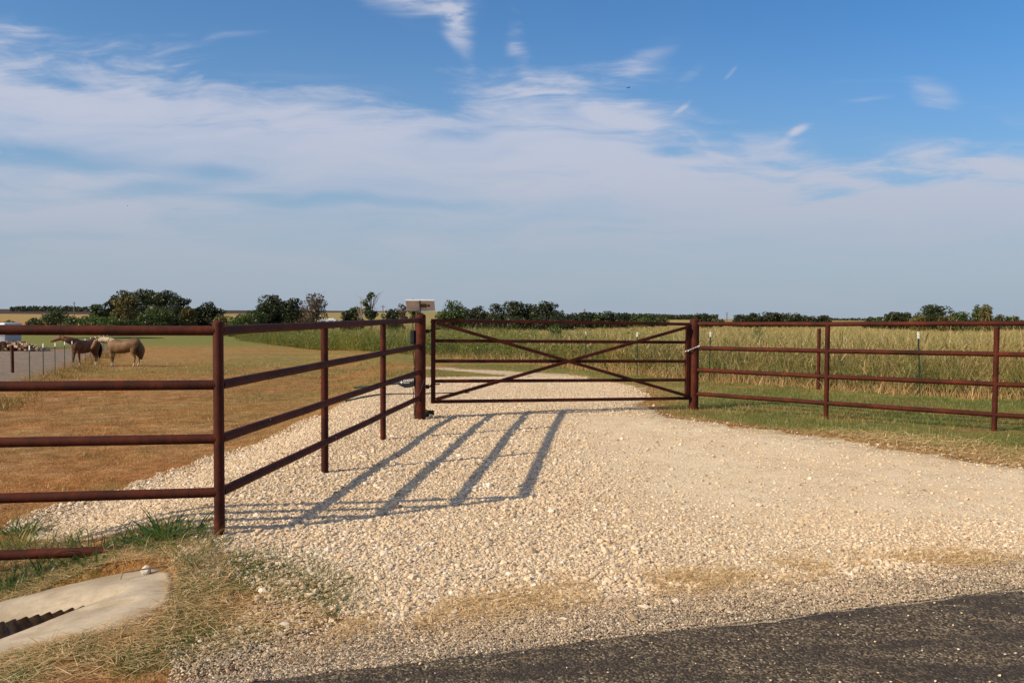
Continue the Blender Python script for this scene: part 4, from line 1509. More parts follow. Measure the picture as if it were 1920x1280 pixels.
def wires(pts, heights, vstep, parent, r=.0016, name='wire_mesh', hv=None, mname=''):
    """woven wire between ground points: long wires and vertical stays as thin prisms"""
    V, F = [], []

    wm = M['wire_dark'] if 'x' in (mname or '') else M['wire']

    def strand(a, b, rr):
        a, b = np.array(a), np.array(b)
        d = b - a
        d = d / (np.linalg.norm(d) + 1e-9)
        s = np.cross(d, [0, 0, 1.0])
        if np.linalg.norm(s) < .1:
            s = np.array([1.0, 0, 0])
        s /= np.linalg.norm(s)
        t = np.cross(s, d)
        k = len(V)
        for p in (a, b):
            for an in (0, 2.09, 4.19):
                V.append(p + (s * math.cos(an) + t * math.sin(an)) * rr)
        for j in range(3):
            F.append((k + j, k + (j + 1) % 3, k + 3 + (j + 1) % 3, k + 3 + j))
    G = []
    for (x0, y0), (x1, y1) in zip(pts[:-1], pts[1:]):
        L = math.hypot(x1 - x0, y1 - y0)
        n = max(1, int(L / 1.5))
        for k in range(n):
            G.append((x0 + (x1 - x0) * k / n, y0 + (y1 - y0) * k / n))
    G.append(pts[-1])
    Z = H(np.array([g[0] for g in G]), np.array([g[1] for g in G]), False)
    for i in range(len(G) - 1):
        for h in heights:
            strand((*G[i], Z[i] + h), (*G[i + 1], Z[i + 1] + h), r)
        if vstep:
            L = math.hypot(G[i + 1][0] - G[i][0], G[i + 1][1] - G[i][1])
            m = max(1, int(L / vstep))
            for k in range(m):
                f = k / m
                x, y, z = [G[i][c] * (1 - f) + G[i + 1][c] * f for c in (0, 1)] + [Z[i] * (1 - f) + Z[i + 1] * f]
                strand((x, y, z), (x, y, z + (hv or heights[-1])), r * .8)
    return np_mesh(name, np.array(V), np.array(F), wm, parent=parent)


def build_wire_fences():
    f = empty('wire_fence', (0, 0, 0))
    tag(f, 'woven wire fence on white tipped green posts along the tall grass behind the gate', 'fence', 'wire fences on steel posts')
    spots = [(11.3, 15.6), (8.87, 17.9), (5.55, 23.2), (4.0, 26.3), (2.7, 30.0)]
    for x, y in spots:
        tpost(x, y, 1.38, f, R(-3.0) if abs(x - 8.87) < .1 else R(rng.uniform(-1, 1)))
    pipe = cyl_post('rusty_post', 7.45, 20.05, 1.30, .042, f, dome=False)
    pts = [(14.5, 13.4)] + [s for s in spots[:2]] + [(7.45, 20.05)] + spots[2:] + [(0, 38), (-8.9, 55)]
    wires(pts, [.08, .2, .32, .45, .6, .75, .9, 1.02], .15, f, .0018, mname='x')
    wires(pts, [1.18, 1.30], 0, f, .0028, 'barbed_wire', mname='x')
    g = empty('wire_fence', (0, 0, 0))
    tag(g, 'woven wire fence with white tipped steel posts beside the horses, left of the pasture', 'fence', 'wire fences on steel posts')
    ys = [28.0, 31.2, 34.5, 37.8, 41.0, 44.3, 47.6, 51, 54.5, 58, 62, 66]
    for y in ys:
        tpost(left_fence_x(y), y, 1.27, g, R(rng.uniform(-1, 1)))
    cyl_post('rusty_post', left_fence_x(24.9), 24.9, .58, .045, g, dome=False)
    pts = [(left_fence_x(y), y) for y in [17, 24.9] + ys]
    wires(pts, [.06, .2, .34, .48, .62, .76, .9, 1.04, 1.14], .15, g, .0026)


build_wire_fences()


# ------------------------------------------------------------------ trees
def tree(px, top, wpx, Y, leaf, label, cat='tree', group=None, kind='round', dens=1.0, name=None, bare=0.0, barkm='bark', gap=0.0):
    """px, top, wpx: where the crown's middle, top and half width stand in the photograph's 1920 px frame at distance Y"""
    p = at(px, top, Y)
    x = p.x
    z0 = float(H(x, Y, False))
    h = max(p.z - z0, 1.2)
    hw = wpx / FPX * Y * (1.38 if kind == 'dense' or cat != 'tree' else 1.12)
    o = empty(name or ('tree' if cat == 'tree' else 'bush'), (x, Y, z0))
    tag(o, label, cat, group)
    bush = cat != 'tree'
    cb = .02 if bush else (.38 if kind == 'lanky' else .04 if kind == 'dense' else .14)
    # clumps
    k = int((16 if bush else 26) * (1.2 if kind == 'dense' else 1))
    if gap:
        k = int(k * .6)
    f = rng.uniform(0, 1, k)
    zc = h * (cb + (1 - cb) * (f * .84 + .04))
    prof = np.sqrt(np.clip(1 - ((zc / h - .48) / .56) ** 2, .15, 1)) if not bush else np.sqrt(np.clip(1 - (zc / h) ** 2, .1, 1))
    if kind == 'lanky':
        prof = .35 + .65 * np.sin(np.clip((zc / h - cb) / (1 - cb), 0, 1) * math.pi * .75)
    sz = min(hw * 1.1, h * .6) * (.30 if gap else .40)
    a = rng.uniform(0, 2 * math.pi, k)
    rr = rng.uniform(.1, 1.0, k) ** .6 * np.maximum(hw - sz * .45, .2 * hw) * prof
    C = np.stack([np.cos(a) * rr, np.sin(a) * rr * .9, zc], 1)
    rad = np.stack([rng.uniform(.55, 1.15, k) * sz * 1.1, rng.uniform(.6, 1.1, k) * sz, rng.uniform(.5, .95, k) * sz * .85], 1)
    if kind == 'dense' or bush:
        C[1] = (0, 0, h * .38)
        rad[1] = (hw * .80, hw * .75, h * .42)
        C[2] = (rng.uniform(-.15, .15) * hw, 0, h * .62)
        rad[2] = (hw * .62, hw * .6, h * .30)
    C[:, 2] = np.minimum(C[:, 2], h - rad[:, 2] * .9)
    C[0] = (rng.uniform(-.2, .2) * hw, 0, h - rad[0, 2])
    # trunk and limbs reaching to clumps
    bm = bmesh.new()
    tr = max(.10, h * .028) * (.45 if dens == 0 else 1)
    nt = 1 if kind != 'multi' and not bush else 3
    tips = []
    for q in range(nt):
        bx = rng.uniform(-.12, .12) * hw if nt == 1 else rng.uniform(-.4, .4) * hw
        fx = rng.uniform(-.15, .15) * hw + bx
        P = [(bx * .3, 0, -.3), (bx * .5 + .02 * h * rng.normal(), .0, h * .22), (bx + fx * .3, .02 * h, h * .48), (fx, 0, h * .80)]
        add_tube(bm, P, [tr / math.sqrt(nt), tr * .8 / math.sqrt(nt), tr * .5, tr * .15], 8)
        tips.append(P)
    for i in range(min(k, 18)):
        P = tips[i % nt]
        j = 1 if C[i, 2] < h * .55 else 2
        s0 = Vector(P[j])
        e0 = Vector(C[i])
        mid = s0.lerp(e0, .5) + Vector((0, 0, -.04 * h))
        add_tube(bm, [s0, mid, e0], [tr * .38, tr * .24, tr * .06], 6)
    if bare:
        for i in range(int(46 * bare)):
            a_ = rng.uniform(0, 2 * math.pi)
            z_ = rng.uniform(.3, .8) * h
            s0 = Vector((0.05 * hw * math.cos(a_), 0, z_ * .8))
            e0 = Vector((math.cos(a_) * hw * rng.uniform(.5, 1), math.sin(a_) * hw * .7, min(h, z_ + h * rng.uniform(.1, .35))))
            md = s0.lerp(e0, .55) + Vector((0, 0, h * rng.uniform(-.03, .06)))
            add_tube(bm, [s0, md, e0], [tr * .3, tr * .18, tr * .05], 5)
            for q in range(3):
                e1 = md.lerp(e0, rng.uniform(0, .8))
                add_tube(bm, [e1, e1 + Vector(rng.normal(0, .09 * h, 3))], [tr * .10, tr * .03], 4)
    from_bm('trunk' if not bush else 'stem', bm, M[barkm], o, smooth=True)
    if dens > 0:
        area = hw * h
        lsz = .19 * Y / 160
        n = int(np.clip(area / (lsz * lsz) * 8.5 * dens, 600, 20000))
        leaf_cloud('crown' if not bush else 'foliage', C, rad, n, lsz * (1.15 if not bush else 1.0), M[leaf], o)
    return o


def build_trees():
    # --- left wood by the pond
    L = [
        (183, 570, 17, 140, 'leaf_mid', 'mid green tree left of the tall yellowing tree', 'round', 1),
        (213, 553, 17, 152, 'leaf_dark', 'dark tree just behind the tall yellowing tree, to its left', 'round', 1),
        (234, 543, 19, 138, 'leaf_gold', 'tall olive yellow tree at the left of the big dark wood', 'dense', .9),
        (272, 541, 30, 150, 'leaf_dark', 'tallest broad dark tree in the middle of the left wood', 'dense', 1),
        (312, 545, 30, 146, 'leaf_dark', 'broad dark tree behind the palomino horse, right of the tallest one', 'dense', 1),
        (336, 556, 22, 141, 'leaf_dark', 'dark tree with limbs jutting right at the end of the left wood', 'round', .9),
        (290, 575, 34, 134, 'leaf_mid', 'lower olive green tree in front of the big dark wood', 'dense', 1),
        (352, 572, 14, 136, 'leaf_gold', 'small olive tree at the right foot of the left wood', 'round', 1),
        (376, 574, 16, 150, 'leaf_mid', 'mid green tree left of the cone shaped dark tree', 'round', 1),
        (391, 565, 17, 148, 'leaf_dark', 'cone shaped dark tree behind the corner post', 'dense', 1),
        (410, 577, 14, 152, 'leaf_dark', 'small dark tree right behind the corner post top', 'round', 1),
    ]
    for px, top, w, Y, lf, lab, kd, dn in L:
        tree(px, top, w, Y, lf, lab, kind=kd, dens=dn, group='trees of the wood on the left')
    Bs = [(102, 581, 26, 140, 'leaf_mid', 'dark rounded bush left of the wood, behind the trailer end'), (66, 595, 16, 136, 'leaf_mid', 'low bush above the trailer roof end'),
          (140, 592, 20, 132, 'leaf_mid', 'low green bush right of the dark rounded bush'), (172, 590, 22, 126, 'leaf_light', 'bright green bush in front of the mid green tree'),
          (205, 592, 22, 122, 'leaf_light', 'bright green bush in front of the tall yellowing tree'), (240, 598, 26, 124, 'leaf_mid', 'green bush at the foot of the big dark wood'),
          (415, 588, 16, 126, 'leaf_gold', 'yellow green bush right beside the corner post top'), (20, 600, 22, 134, 'leaf_light', 'low pale bush behind the trailer roof')]
    for px, top, w, Y, lf, lab in Bs:
        tree(px, top, w, Y, lf, lab, cat='bush', group='bushes along the left wood')
    # bushes and trees between the corner post and the hinge post
    tree(452, 588, 22, 120, 'leaf_light', 'pale green bush right of the corner post', cat='bush', group='bushes right of the corner post')
    tree(472, 580, 24, 124, 'leaf_mid', 'leafy green bush under the left side of the dark oak', cat='bush', group='bushes right of the corner post')
    tree(500, 566, 20, 130, 'leaf_dark', 'left part of the dark oak pair above the long fence rail', kind='dense', group='trees above the long pipe fence')
    tree(518, 551, 24, 134, 'leaf_dark', 'taller dark oak in the pair above the long fence rail', kind='dense', group='trees above the long pipe fence')
    tree(546, 558, 20, 130, 'leaf_dark', 'dark oak touching the half dead brown tree', kind='dense', group='trees above the long pipe fence')
    tree(586, 550, 23, 128, 'leaf_brown', 'half dead tree with brown leaves and bare branches', kind='multi', dens=.42, bare=.9, group='trees above the long pipe fence')
    tree(650, 581, 12, 140, 'leaf_dark', 'low dark tree left of the lanky tree', kind='round', group='trees above the long pipe fence')
    tree(668, 574, 14, 142, 'leaf_mid', 'leaning green tree beside the bleached dead trunk', kind='round', group='trees above the long pipe fence')
    tree(676, 552, 9, 132, 'leaf_brown', 'bleached dead tree with bare branches', kind='round', dens=0, bare=.35, barkm='bark_pale', group='trees above the long pipe fence')
    tree(696, 547, 19, 134, 'leaf_mid', 'lanky tree with a small airy crown', kind='lanky', dens=.30, bare=.3, gap=1, group='trees above the long pipe fence')
    tree(736, 578, 14, 142, 'leaf_dark', 'small dark tree left of the solar panel', kind='dense', group='trees above the long pipe fence')
    tree(752, 570, 15, 150, 'leaf_brown', 'thin brownish tree partly behind the solar panel', kind='round', dens=.3, bare=.5, gap=1, group='trees above the long pipe fence')
    tree(775, 560, 12, 150, 'leaf_mid', 'green tree peeking above the solar panel', kind='lanky', dens=.4, group='trees above the long pipe fence')
    # row behind the gate
    G = [(848, 562, 22, 150, 'leaf_mid', 'tall green tree just right of the solar panel'), (874, 576, 16, 190, 'leaf_dark', 'low dark tree right of the tall green tree'),
         (900, 573, 17, 190, 'leaf_dark', 'dark tree with a flat crown left of the middle of the gate row'), (934, 567, 19, 185, 'leaf_dark', 'rounded dark tree left of the highest one in the gate row'),
         (968, 563, 19, 180, 'leaf_dark', 'highest rounded tree above the left half of the gate'), (998, 569, 16, 180, 'leaf_dark', 'ragged tree between the two highest trees above the gate'),
         (1024, 565, 18, 178, 'leaf_dark', 'ragged dark tree with sky gaps above the crossing of the gate braces'), (1051, 582, 13, 185, 'leaf_dark', 'low rounded dark tree right of the ragged one'),
         (1076, 586, 16, 200, 'leaf_dark', 'low dark tree at the left of the far low row'), (1098, 584, 15, 205, 'leaf_dark', 'low dark tree second in the far low row'),
         (1120, 585, 14, 205, 'leaf_mid', 'low green tree in the middle of the far low row'), (1140, 583, 14, 205, 'leaf_dark', 'slightly taller dark tree in the far low row'),
         (1163, 586, 14, 210, 'leaf_dark', 'low dark tree at the right end of the far low row'), (1188, 591, 14, 240, 'leaf_mid', 'small hazy tree left of the last tree above the gate'),
         (1214, 589, 17, 230, 'leaf_mid', 'last rounded tree above the right half of the gate'), (1240, 594, 14, 250, 'leaf_mid', 'low tree just left of the latch post')]
    for px, top, w, Y, lf, lab in G:
        tree(px, top, w, Y, lf, lab, kind='dense', group='trees in the row behind the gate')
    # low hedge closing the foot of that row
    for i, (px, w) in enumerate(((838, 26), (880, 26), (922, 26), (964, 26), (1006, 24), (1046, 22))):
        tree(px, 592, w, 172, 'leaf_dark', ['leftmost', 'second', 'third', 'fourth', 'fifth', 'rightmost'][i] + ' dark bush under the row of trees behind the gate, counted from the hinge post', cat='bush', group='bushes under the gate row')
    # weeds bushes in front
    tree(1040, 607, 16, 40, 'leaf_light', 'light green leafy weed bush in the field behind the middle of the gate', cat='bush', group='leafy weed bushes in the field', dens=.5)
    tree(1420, 612, 16, 34, 'leaf_light', 'leafy green weed bush in the field right of the latch post', cat='bush', group='leafy weed bushes in the field', dens=.25)
    # right side
    Rr = [(1322, 587, 14, 220, 'leaf_dark', 'small dark tree just right of the latch post top'), (1347, 597, 10, 240, 'leaf_mid', 'very low tree next to the small dark tree by the latch post'),
          (1392, 589, 20, 230, 'leaf_dark', 'leftmost tree of the dark clump between latch post and next post'), (1418, 586, 18, 230, 'leaf_dark', 'second tree of the dark clump, crown a little higher'),
          (1446, 584, 17, 232, 'leaf_dark', 'highest tree of the dark clump between latch post and next post'), (1470, 587, 15, 232, 'leaf_dark', 'tree right of the highest one in the dark clump'),
          (1492, 585, 16, 228, 'leaf_dark', 'right end tree of the long dark clump'), (1524, 592, 13, 235, 'leaf_dark', 'low tree left above the first fence post right of the gate'),
          (1546, 591, 13, 235, 'leaf_dark', 'low tree right above the first fence post right of the gate')]
    for px, top, w, Y, lf, lab in Rr:
        tree(px, top, w, Y, lf, lab, kind='dense', group='distant trees right of the latch post')
    Rs = [(1634, 594, 13, 210, 'leaf_dark', 'lowest tree at the left end of the far right row'), (1655, 593, 12, 205, 'leaf_mid', 'low tree second in the far right row'),
          (1675, 585, 16, 200, 'leaf_dark', 'rounded dark tree left of the domed tree'), (1697, 585, 13, 200, 'leaf_dark', 'smaller rounded dark tree next to the domed tree'),
          (1724, 591, 15, 180, 'leaf_gold', 'olive shrub like tree at the left foot of the domed tree'), (1751, 570, 23, 195, 'leaf_dark', 'domed dark tree rising highest on the right'),
          (1776, 592, 16, 180, 'leaf_gold', 'olive tree at the right foot of the domed tree'), (1800, 583, 20, 190, 'leaf_mid', 'sloping green tree between the domed tree and the upright pair'),
          (1832, 570, 10, 175, 'leaf_mid', 'upright green tree, left one of the upright pair'), (1848, 570, 10, 170, 'leaf_gold', 'upright yellowish tree, right one of the upright pair'),
          (1872, 589, 15, 200, 'leaf_dark', 'low dark tree right of the upright pair'), (1896, 592, 13, 200, 'leaf_mid', 'low green tree near the right edge'), (1916, 600, 12, 200, 'leaf_dark', 'lowest tree at the right edge')]
    for px, top, w, Y, lf, lab in Rs:
        tree(px, top, w, Y, lf, lab, kind='dense', group='trees of the far right row')
    # distant wooded rise
    n = 9000
    px_ = np.concatenate([rng.uniform(1170, 1345, n), rng.uniform(1440, 1640, n // 6), rng.uniform(20, 165, n // 3)])
    Y = rng.uniform(1000, 1150, len(px_))
    X = (px_ - 960) / FPX * Y
    Z = H(X, Y, False)
    hgt = (3 + 5.5 * fbm(X / 40, Y / 300, 95)) * np.where(px_ > 1400, .5, 1)
    C = np.stack([X, Y, Z + rng.uniform(0, 1, len(X)) * hgt], 1)
    o = leaf_cloud('distant_wood', C, np.full((len(C), 3), 1.2), len(C), 1.5, M['leaf_dark'], None)
    tag(o, 'thin bluish line of distant woodland along the horizon', 'woodland', kind='stuff')


build_trees()


# ------------------------------------------------------------------ left background objects
def build_background():
    # stock trailer, seen from its side
    o = empty('livestock_trailer', (-42.3, 68, float(H(-42.3, 68, False))), R(-2))
    tag(o, 'long pale grey trailer parked at the left edge beyond the wire fence', 'trailer')
    bm = bmesh.new()
    add_box(bm, (-3.0, 0, 1.20), (8.6, 2.1, 1.35), None, .05)
    from_bm('body', bm, M['trailer_side'], o)
    bm = bmesh.new()
    add_box(bm, (-3.0, 0, 2.02), (8.7, 2.2, .26), None, .1)
    from_bm('roof', bm, M['trailer_roof'], o)
    bm = bmesh.new()
    add_box(bm, (-3.0, -1.08, 1.18), (8.62, .05, .07))
    add_box(bm, (-3.0, -1.08, .60), (8.62, .05, .07))
    from_bm('side_trim', bm, M['panel_frame'], o)
    bm = bmesh.new()
    for k in range(6):
        add_box(bm, (-6.8 + 1.35 * k, -1.06, 1.55), (1.05, .03, .3))
    from_bm('window', bm, M['glass'], o)
    for x in (-3.6, -2.6):
        bm = bmesh.new()
        add_tube(bm, [(x, -1.0, .38), (x, -.78, .38)], .38, 20)
        wv = from_bm('wheel', bm, M['rubber'], o)
        bm = bmesh.new()
        add_tube(bm, [(x, -1.03, .38), (x, -.99, .38)], .19, 14)
        from_bm('rim', bm, M['panel_frame'], wv)
    bm = bmesh.new()
    add_box(bm, (1.75, 0, .55), (1.0, .2, .12))
    add_tube(bm, [(2.1, 0, .0), (2.1, 0, .6)], .05, 8)
    from_bm('drawbar', bm, M['rubber'], o)
    # heap of firewood in front of it
    n = 620
    V, F, T = [], [], []
    for i in range(n):
        ax = rng.uniform(-1, 1)
        x = -39.5 + ax * 3.9
        hz = rng.uniform(0, 1) * .62 * (1 - abs(ax) ** 3)
        y = 63 + rng.normal(0, .35)
        z0 = float(H(-39.5, 63, False))
        a = rng.uniform(-.9, .9)
        L, r = rng.uniform(.15, .4), rng.uniform(.05, .12)
        d = np.array([math.cos(a) * math.cos(a * .7), math.sin(a), .3 * rng.normal()])
        d /= np.linalg.norm(d)
        s = np.cross(d, [0, 0, 1.0])
        s /= np.linalg.norm(s)
        t = np.cross(s, d)
        k = len(V)
        for e in (-L / 2, L / 2):
            for q in range(6):
                V.append(np.array([x, y, z0 + hz + .06]) + d * e + (s * math.cos(q * 1.047) + t * math.sin(q * 1.047)) * r)
        for q in range(6):
            F.append((k + q, k + (q + 1) % 6, k + 6 + (q + 1) % 6, k + 6 + q))
        F.append((k, k + 1, k + 2, k + 3))
        F.append((k + 3, k + 4, k + 5, k))
        F.append((k + 6, k + 7, k + 8, k + 9))
        F.append((k + 9, k + 10, k + 11, k + 6))
        T += [rng.uniform(0, 1)] * 12
    w = np_mesh('firewood_pile', np.array(V), np.array(F), M['wood'], {'tint': np.array(T)})
    tag(w, 'low heap of cut firewood in front of the trailer at the left edge', 'firewood', kind='stuff')
    # white pickup far beyond the long fence
    p = at(615, 606, 190)
    z0 = float(H(p.x, 190, False))
    c = empty('camper', (p.x, 190, z0))
    tag(c, 'small white vehicle far off between the half dead brown tree and the lanky tree', 'vehicle')
    bm = bmesh.new()
    add_box(bm, (0, 0, 1.45), (4.2, 2, 1.75), None, .15)
    from_bm('body', bm, M['trailer_roof'], c)
    bm = bmesh.new()
    add_box(bm, (-.2, 0, 2.42), (3.6, 1.9, .16), None, .05)
    from_bm('roof', bm, M['white_paint'], c)
    bm = bmesh.new()
    add_box(bm, (-.9, -1.01, 1.7), (1.1, .03, .55))
    add_box(bm, (.9, -1.01, 1.7), (1.1, .03, .55))
    from_bm('window', bm, M['glass'], c)
    for x in (-1.3, 1.3):
        bm = bmesh.new()
        add_tube(bm, [(x, -1.0, .42), (x, -.75, .42)], .42, 16)
        from_bm('wheel', bm, M['rubber'], c)
    # utility poles
    for px, top, Y, lab in ((139, 566, 420, 'thin distant utility pole above the bushes at the far left'), (718, 572, 260, 'thin utility pole between the lanky tree and the small dark tree'),
                            (1363, 586, 420, 'thin distant utility pole right of the latch post'), (1096, 579, 420, 'thin distant utility pole above the low tree row behind the gate')):
        p = at(px, top, Y)
        z0 = float(H(p.x, Y, False))
        u = empty('utility_pole', (p.x, Y, z0))
        tag(u, lab, 'utility pole', 'distant utility poles')
        bm = bmesh.new()
        r = .14 * Y / 300
        add_tube(bm, [(0, 0, -.5), (0, 0, p.z - z0)], [r * 1.2, r], 8)
        from_bm('pole', bm, M['bark'], u)
        bm = bmesh.new()
        add_box(bm, (0, 0, (p.z - z0) * .92), (1.6, .14, .14))
        from_bm('crossarm', bm, M['bark'], u)


build_background()


# ------------------------------------------------------------------ horses
def chain_tube(bm, pts, seg=18):
    """pts: (x,y,z, half-width, half-height) rings with rounded ends, smoothed by a Catmull-Rom curve"""
    A = np.array(pts, float)
    A = np.vstack([2 * A[0] - A[1], A, 2 * A[-1] - A[-2]])
    out = []
    for i in range(1, len(A) - 2):
        for q in range(4):
            f = q / 4
            out.append(.5 * (2 * A[i] + (A[i + 1] - A[i - 1]) * f + (2 * A[i - 1] - 5 * A[i] + 4 * A[i + 1] - A[i + 2]) * f ** 2 + (3 * A[i] - A[i - 1] - 3 * A[i + 1] + A[i + 2]) * f ** 3))
    out.append(A[-2])
    pts = [[float(v) if j < 3 else max(float(v), .004) for j, v in enumerate(p)] for p in out]
    P = [Vector(p[:3]) for p in pts]
    n = len(P)
    rings = []
    for i in range(n):
        d = (P[min(i + 1, n - 1)] - P[max(i - 1, 0)]).normalized()
        side = Vector((0, 1, 0)) if abs(d.y) < .8 else Vector((1, 0, 0))
        up = side.cross(d).normalized()
        side = d.cross(up).normalized()
        rings.append([bm.verts.new(P[i] + side * math.cos(2 * math.pi * k / seg) * pts[i][3] + up * math.sin(2 * math.pi * k / seg) * pts[i][4]) for k in range(seg)])
    for i in range(n - 1):
        for k in range(seg):
            bm.faces.new((rings[i][k], rings[i][(k + 1) % seg], rings[i + 1][(k + 1) % seg], rings[i + 1][k]))
    for e, ring, sgn in ((0, rings[0], -1), (n - 1, rings[-1], 1)):
        d = (P[min(e + 1, n - 1)] - P[max(e - 1, 0)]).normalized() * sgn
        c = bm.verts.new(P[e] + d * min(pts[e][3], pts[e][4]) * .45)
        for k in range(seg):
            a, b = ring[k], ring[(k + 1) % seg]
            bm.faces.new((b, a, c) if sgn < 0 else (a, b, c))


def horse(loc, rz, scale, coat, manem, neck, head, label, legs=0.0, blaze=False):
    """faces +x locally. neck: list of rings from the withers to the poll; head: rings from the poll to the muzzle"""
    o = empty('horse', loc, rz)
    o.scale = (scale,) * 3
    tag(o, label, 'horse', 'horses standing in the pasture')
    bm = bmesh.new()
    chain_tube(bm, [(-.86, 0, 1.14, .09, .12), (-.80, 0, 1.15, .19, .25), (-.66, 0, 1.15, .26, .31), (-.42, 0, 1.11, .28, .32), (-.12, 0, 1.03, .30, .33), (.18, 0, 1.02, .29, .35), (.42, 0, 1.05, .26, .36), (.60, 0, 1.08, .22, .31), (.72, 0, 1.09, .15, .20)])
    chain_tube(bm, neck)
    chain_tube(bm, head)
    pol = Vector(head[0][:3])
    for s in (-1, 1):
        # hind leg: thigh, stifle, hock pointing back, cannon, fetlock, hoof
        k = legs * s
        chain_tube(bm, [(-.62, .13 * s, 1.08, .13, .22), (-.60 + k * .3, .15 * s, .86, .10, .165), (-.60 + k * .5, .15 * s, .68, .07, .10), (-.70 + k * .8, .14 * s, .52, .045, .066), (-.705 + k, .14 * s, .42, .034, .044), (-.685 + k, .14 * s, .26, .032, .036), (-.675 + k, .14 * s, .15, .038, .044), (-.645 + k, .14 * s, .085, .036, .042), (-.625 + k, .14 * s, .04, .05, .062)], 12)
        k = -legs * s * .7
        chain_tube(bm, [(.50, .14 * s, 1.02, .10, .17), (.52, .15 * s, .80, .075, .105), (.53 + k * .4, .14 * s, .62, .055, .070), (.535 + k * .7, .14 * s, .48, .050, .056), (.53 + k, .14 * s, .38, .034, .038), (.53 + k, .14 * s, .24, .031, .034), (.535 + k, .14 * s, .15, .037, .042), (.555 + k, .14 * s, .085, .035, .041), (.575 + k, .14 * s, .04, .05, .06)], 12)
        d = (Vector(head[-1][:3]) - pol).normalized()
        e = pol + Vector((0, .065 * s, .05))
        chain_tube(bm, [(*e, .035, .03), (*(e + Vector((.0, .015 * s, .08)) - d * .03), .028, .02), (*(e + Vector((.01, .02 * s, .15)) - d * .03), .008, .006)], 8)
    me = bpy.data.meshes.new('body')
    bm.to_mesh(me)
    bm.free()
    tmp = bpy.data.objects.new('tmp', me)
    COL.objects.link(tmp)
    md = tmp.modifiers.new('r', 'REMESH')
    md.mode = 'VOXEL'
    md.voxel_size = .017
    ms = tmp.modifiers.new('s', 'SMOOTH')
    ms.factor = .6
    ms.iterations = 9
    bpy.context.view_layer.update()
    m2 = bpy.data.meshes.new_from_object(tmp.evaluated_get(bpy.context.evaluated_depsgraph_get()))
    bpy.data.objects.remove(tmp)
    m2.shade_smooth()
    link('body', m2, M[coat], o)
    # eyes
    for s in (-1, 1):
        a, b = Vector(head[0][:3]), Vector(head[-1][:3])
        q = a.lerp(b, .30) + Vector((0, .088 * s, .03))
        bm = bmesh.new()
        bmesh.ops.create_uvsphere(bm, u_segments=10, v_segments=8, radius=.020)
        bmesh.ops.translate(bm, verts=bm.verts, vec=q)
        from_bm('eye', bm, M['eye'], o, smooth=True)
    # mane: strands hanging from the crest
    cr = [Vector((p[0], 0, p[2])) + Vector((0, 0, 0)) for p in neck]
    V, F = [], []
    for i in range(170):
        s = rng.uniform(0, 1) * (len(neck) - 1)
        j = min(int(s), len(neck) - 2)
        f = s - j
        p, q = neck[j], neck[j + 1]
        c = Vector([p[m_] * (1 - f) + q[m_] * f for m_ in range(3)])
        hh = p[4] * (1 - f) + q[4] * f
        ww = p[3] * (1 - f) + q[3] * f
        d = (Vector(q[:3]) - Vector(p[:3])).normalized()
        up = Vector((0, 1, 0)).cross(d)
        if up.z < 0:
            up = -up
        side = 1 if rng.uniform() < .75 else -1
        L = rng.uniform(.3, 1.15) * (.26 if not blaze else .17)
        w = .016
        path = [c + up * (hh * .98), c + up * (hh * 1.02) + Vector((0, .05 * side, -.01)), c + up * hh * .75 + Vector((0, (ww + .015) * side, -.05)), c + up * (hh * .75) + Vector((rng.normal(0, .02), (ww + .03) * side, -.05 - L * .7))]
        k = len(V)
        for m_, pp in enumerate(path):
            wv = d * w * (1 - .2 * m_)
            V += [pp - wv, pp + wv]
        for m_ in range(3):
            F.append((k + 2 * m_, k + 2 * m_ + 1, k + 2 * m_ + 3, k + 2 * m_ + 2))
    np_mesh('mane', np.array([v[:] for v in V]), np.array(F), M[manem], parent=o)
    # tail
    V, F = [], []
    for i in range(220):
        y0, x0 = rng.normal(0, .025), rng.normal(0, .02)
        L = rng.uniform(.55, .85)
        k = len(V)
        for m_ in range(5):
            f = m_ / 4
            x = -.885 - .05 * math.sin(f * 2.4) + x0 * (1 + 2.0 * math.sin(f * 3))
            y = y0 * (1 + 2.0 * math.sin(f * 3))
            z = 1.22 - f * L
            w = .018 * (1 - .6 * f)
            V += [(x, y - w, z), (x + w, y + w, z)]
        for m_ in range(4):
            F.append((k + 2 * m_, k + 2 * m_ + 1, k + 2 * m_ + 3, k + 2 * m_ + 2))
    np_mesh('tail', np.array(V), np.array(F), M[manem if not blaze else 'tail_mix'], parent=o)
    if blaze:
        # white face marking along the nose
        V, F = [], []
        a, b = Vector(head[0][:3]), Vector(head[-1][:3])
        d = (b - a).normalized()
        fr = Vector((0, 1, 0)).cross(d)
        if fr.x < 0:
            fr = -fr
        for i in range(7):
            f = .22 + .78 * i / 6
            j = f * (len(head) - 1)
            k0 = min(int(j), len(head) - 2)
            g = j - k0
            c = Vector([head[k0][q] * (1 - g) + head[k0 + 1][q] * g for q in range(3)])
            hh = head[k0][4] * (1 - g) + head[k0 + 1][4] * g
            ww = head[k0][3] * (1 - g) + head[k0 + 1][3] * g
            for yy, kk in ((-.75, .72), (0, 1.07), (.75, .72)):
                V.append(c + fr * (hh * kk + .012) + Vector((0, ww * yy, 0)))
        for i in range(6):
            for q in range(2):
                F.append((3 * i + q, 3 * i + q + 1, 3 * i + 4 + q, 3 * i + 3 + q))
        np_mesh('blaze', np.array([v[:] for v in V]), np.array(F), M['mane_pale'], parent=o, smooth=True)
    return o


M['tail_mix'] = simple('brown_tail', (.15, .085, .05), .8, var=.3, sc=30)


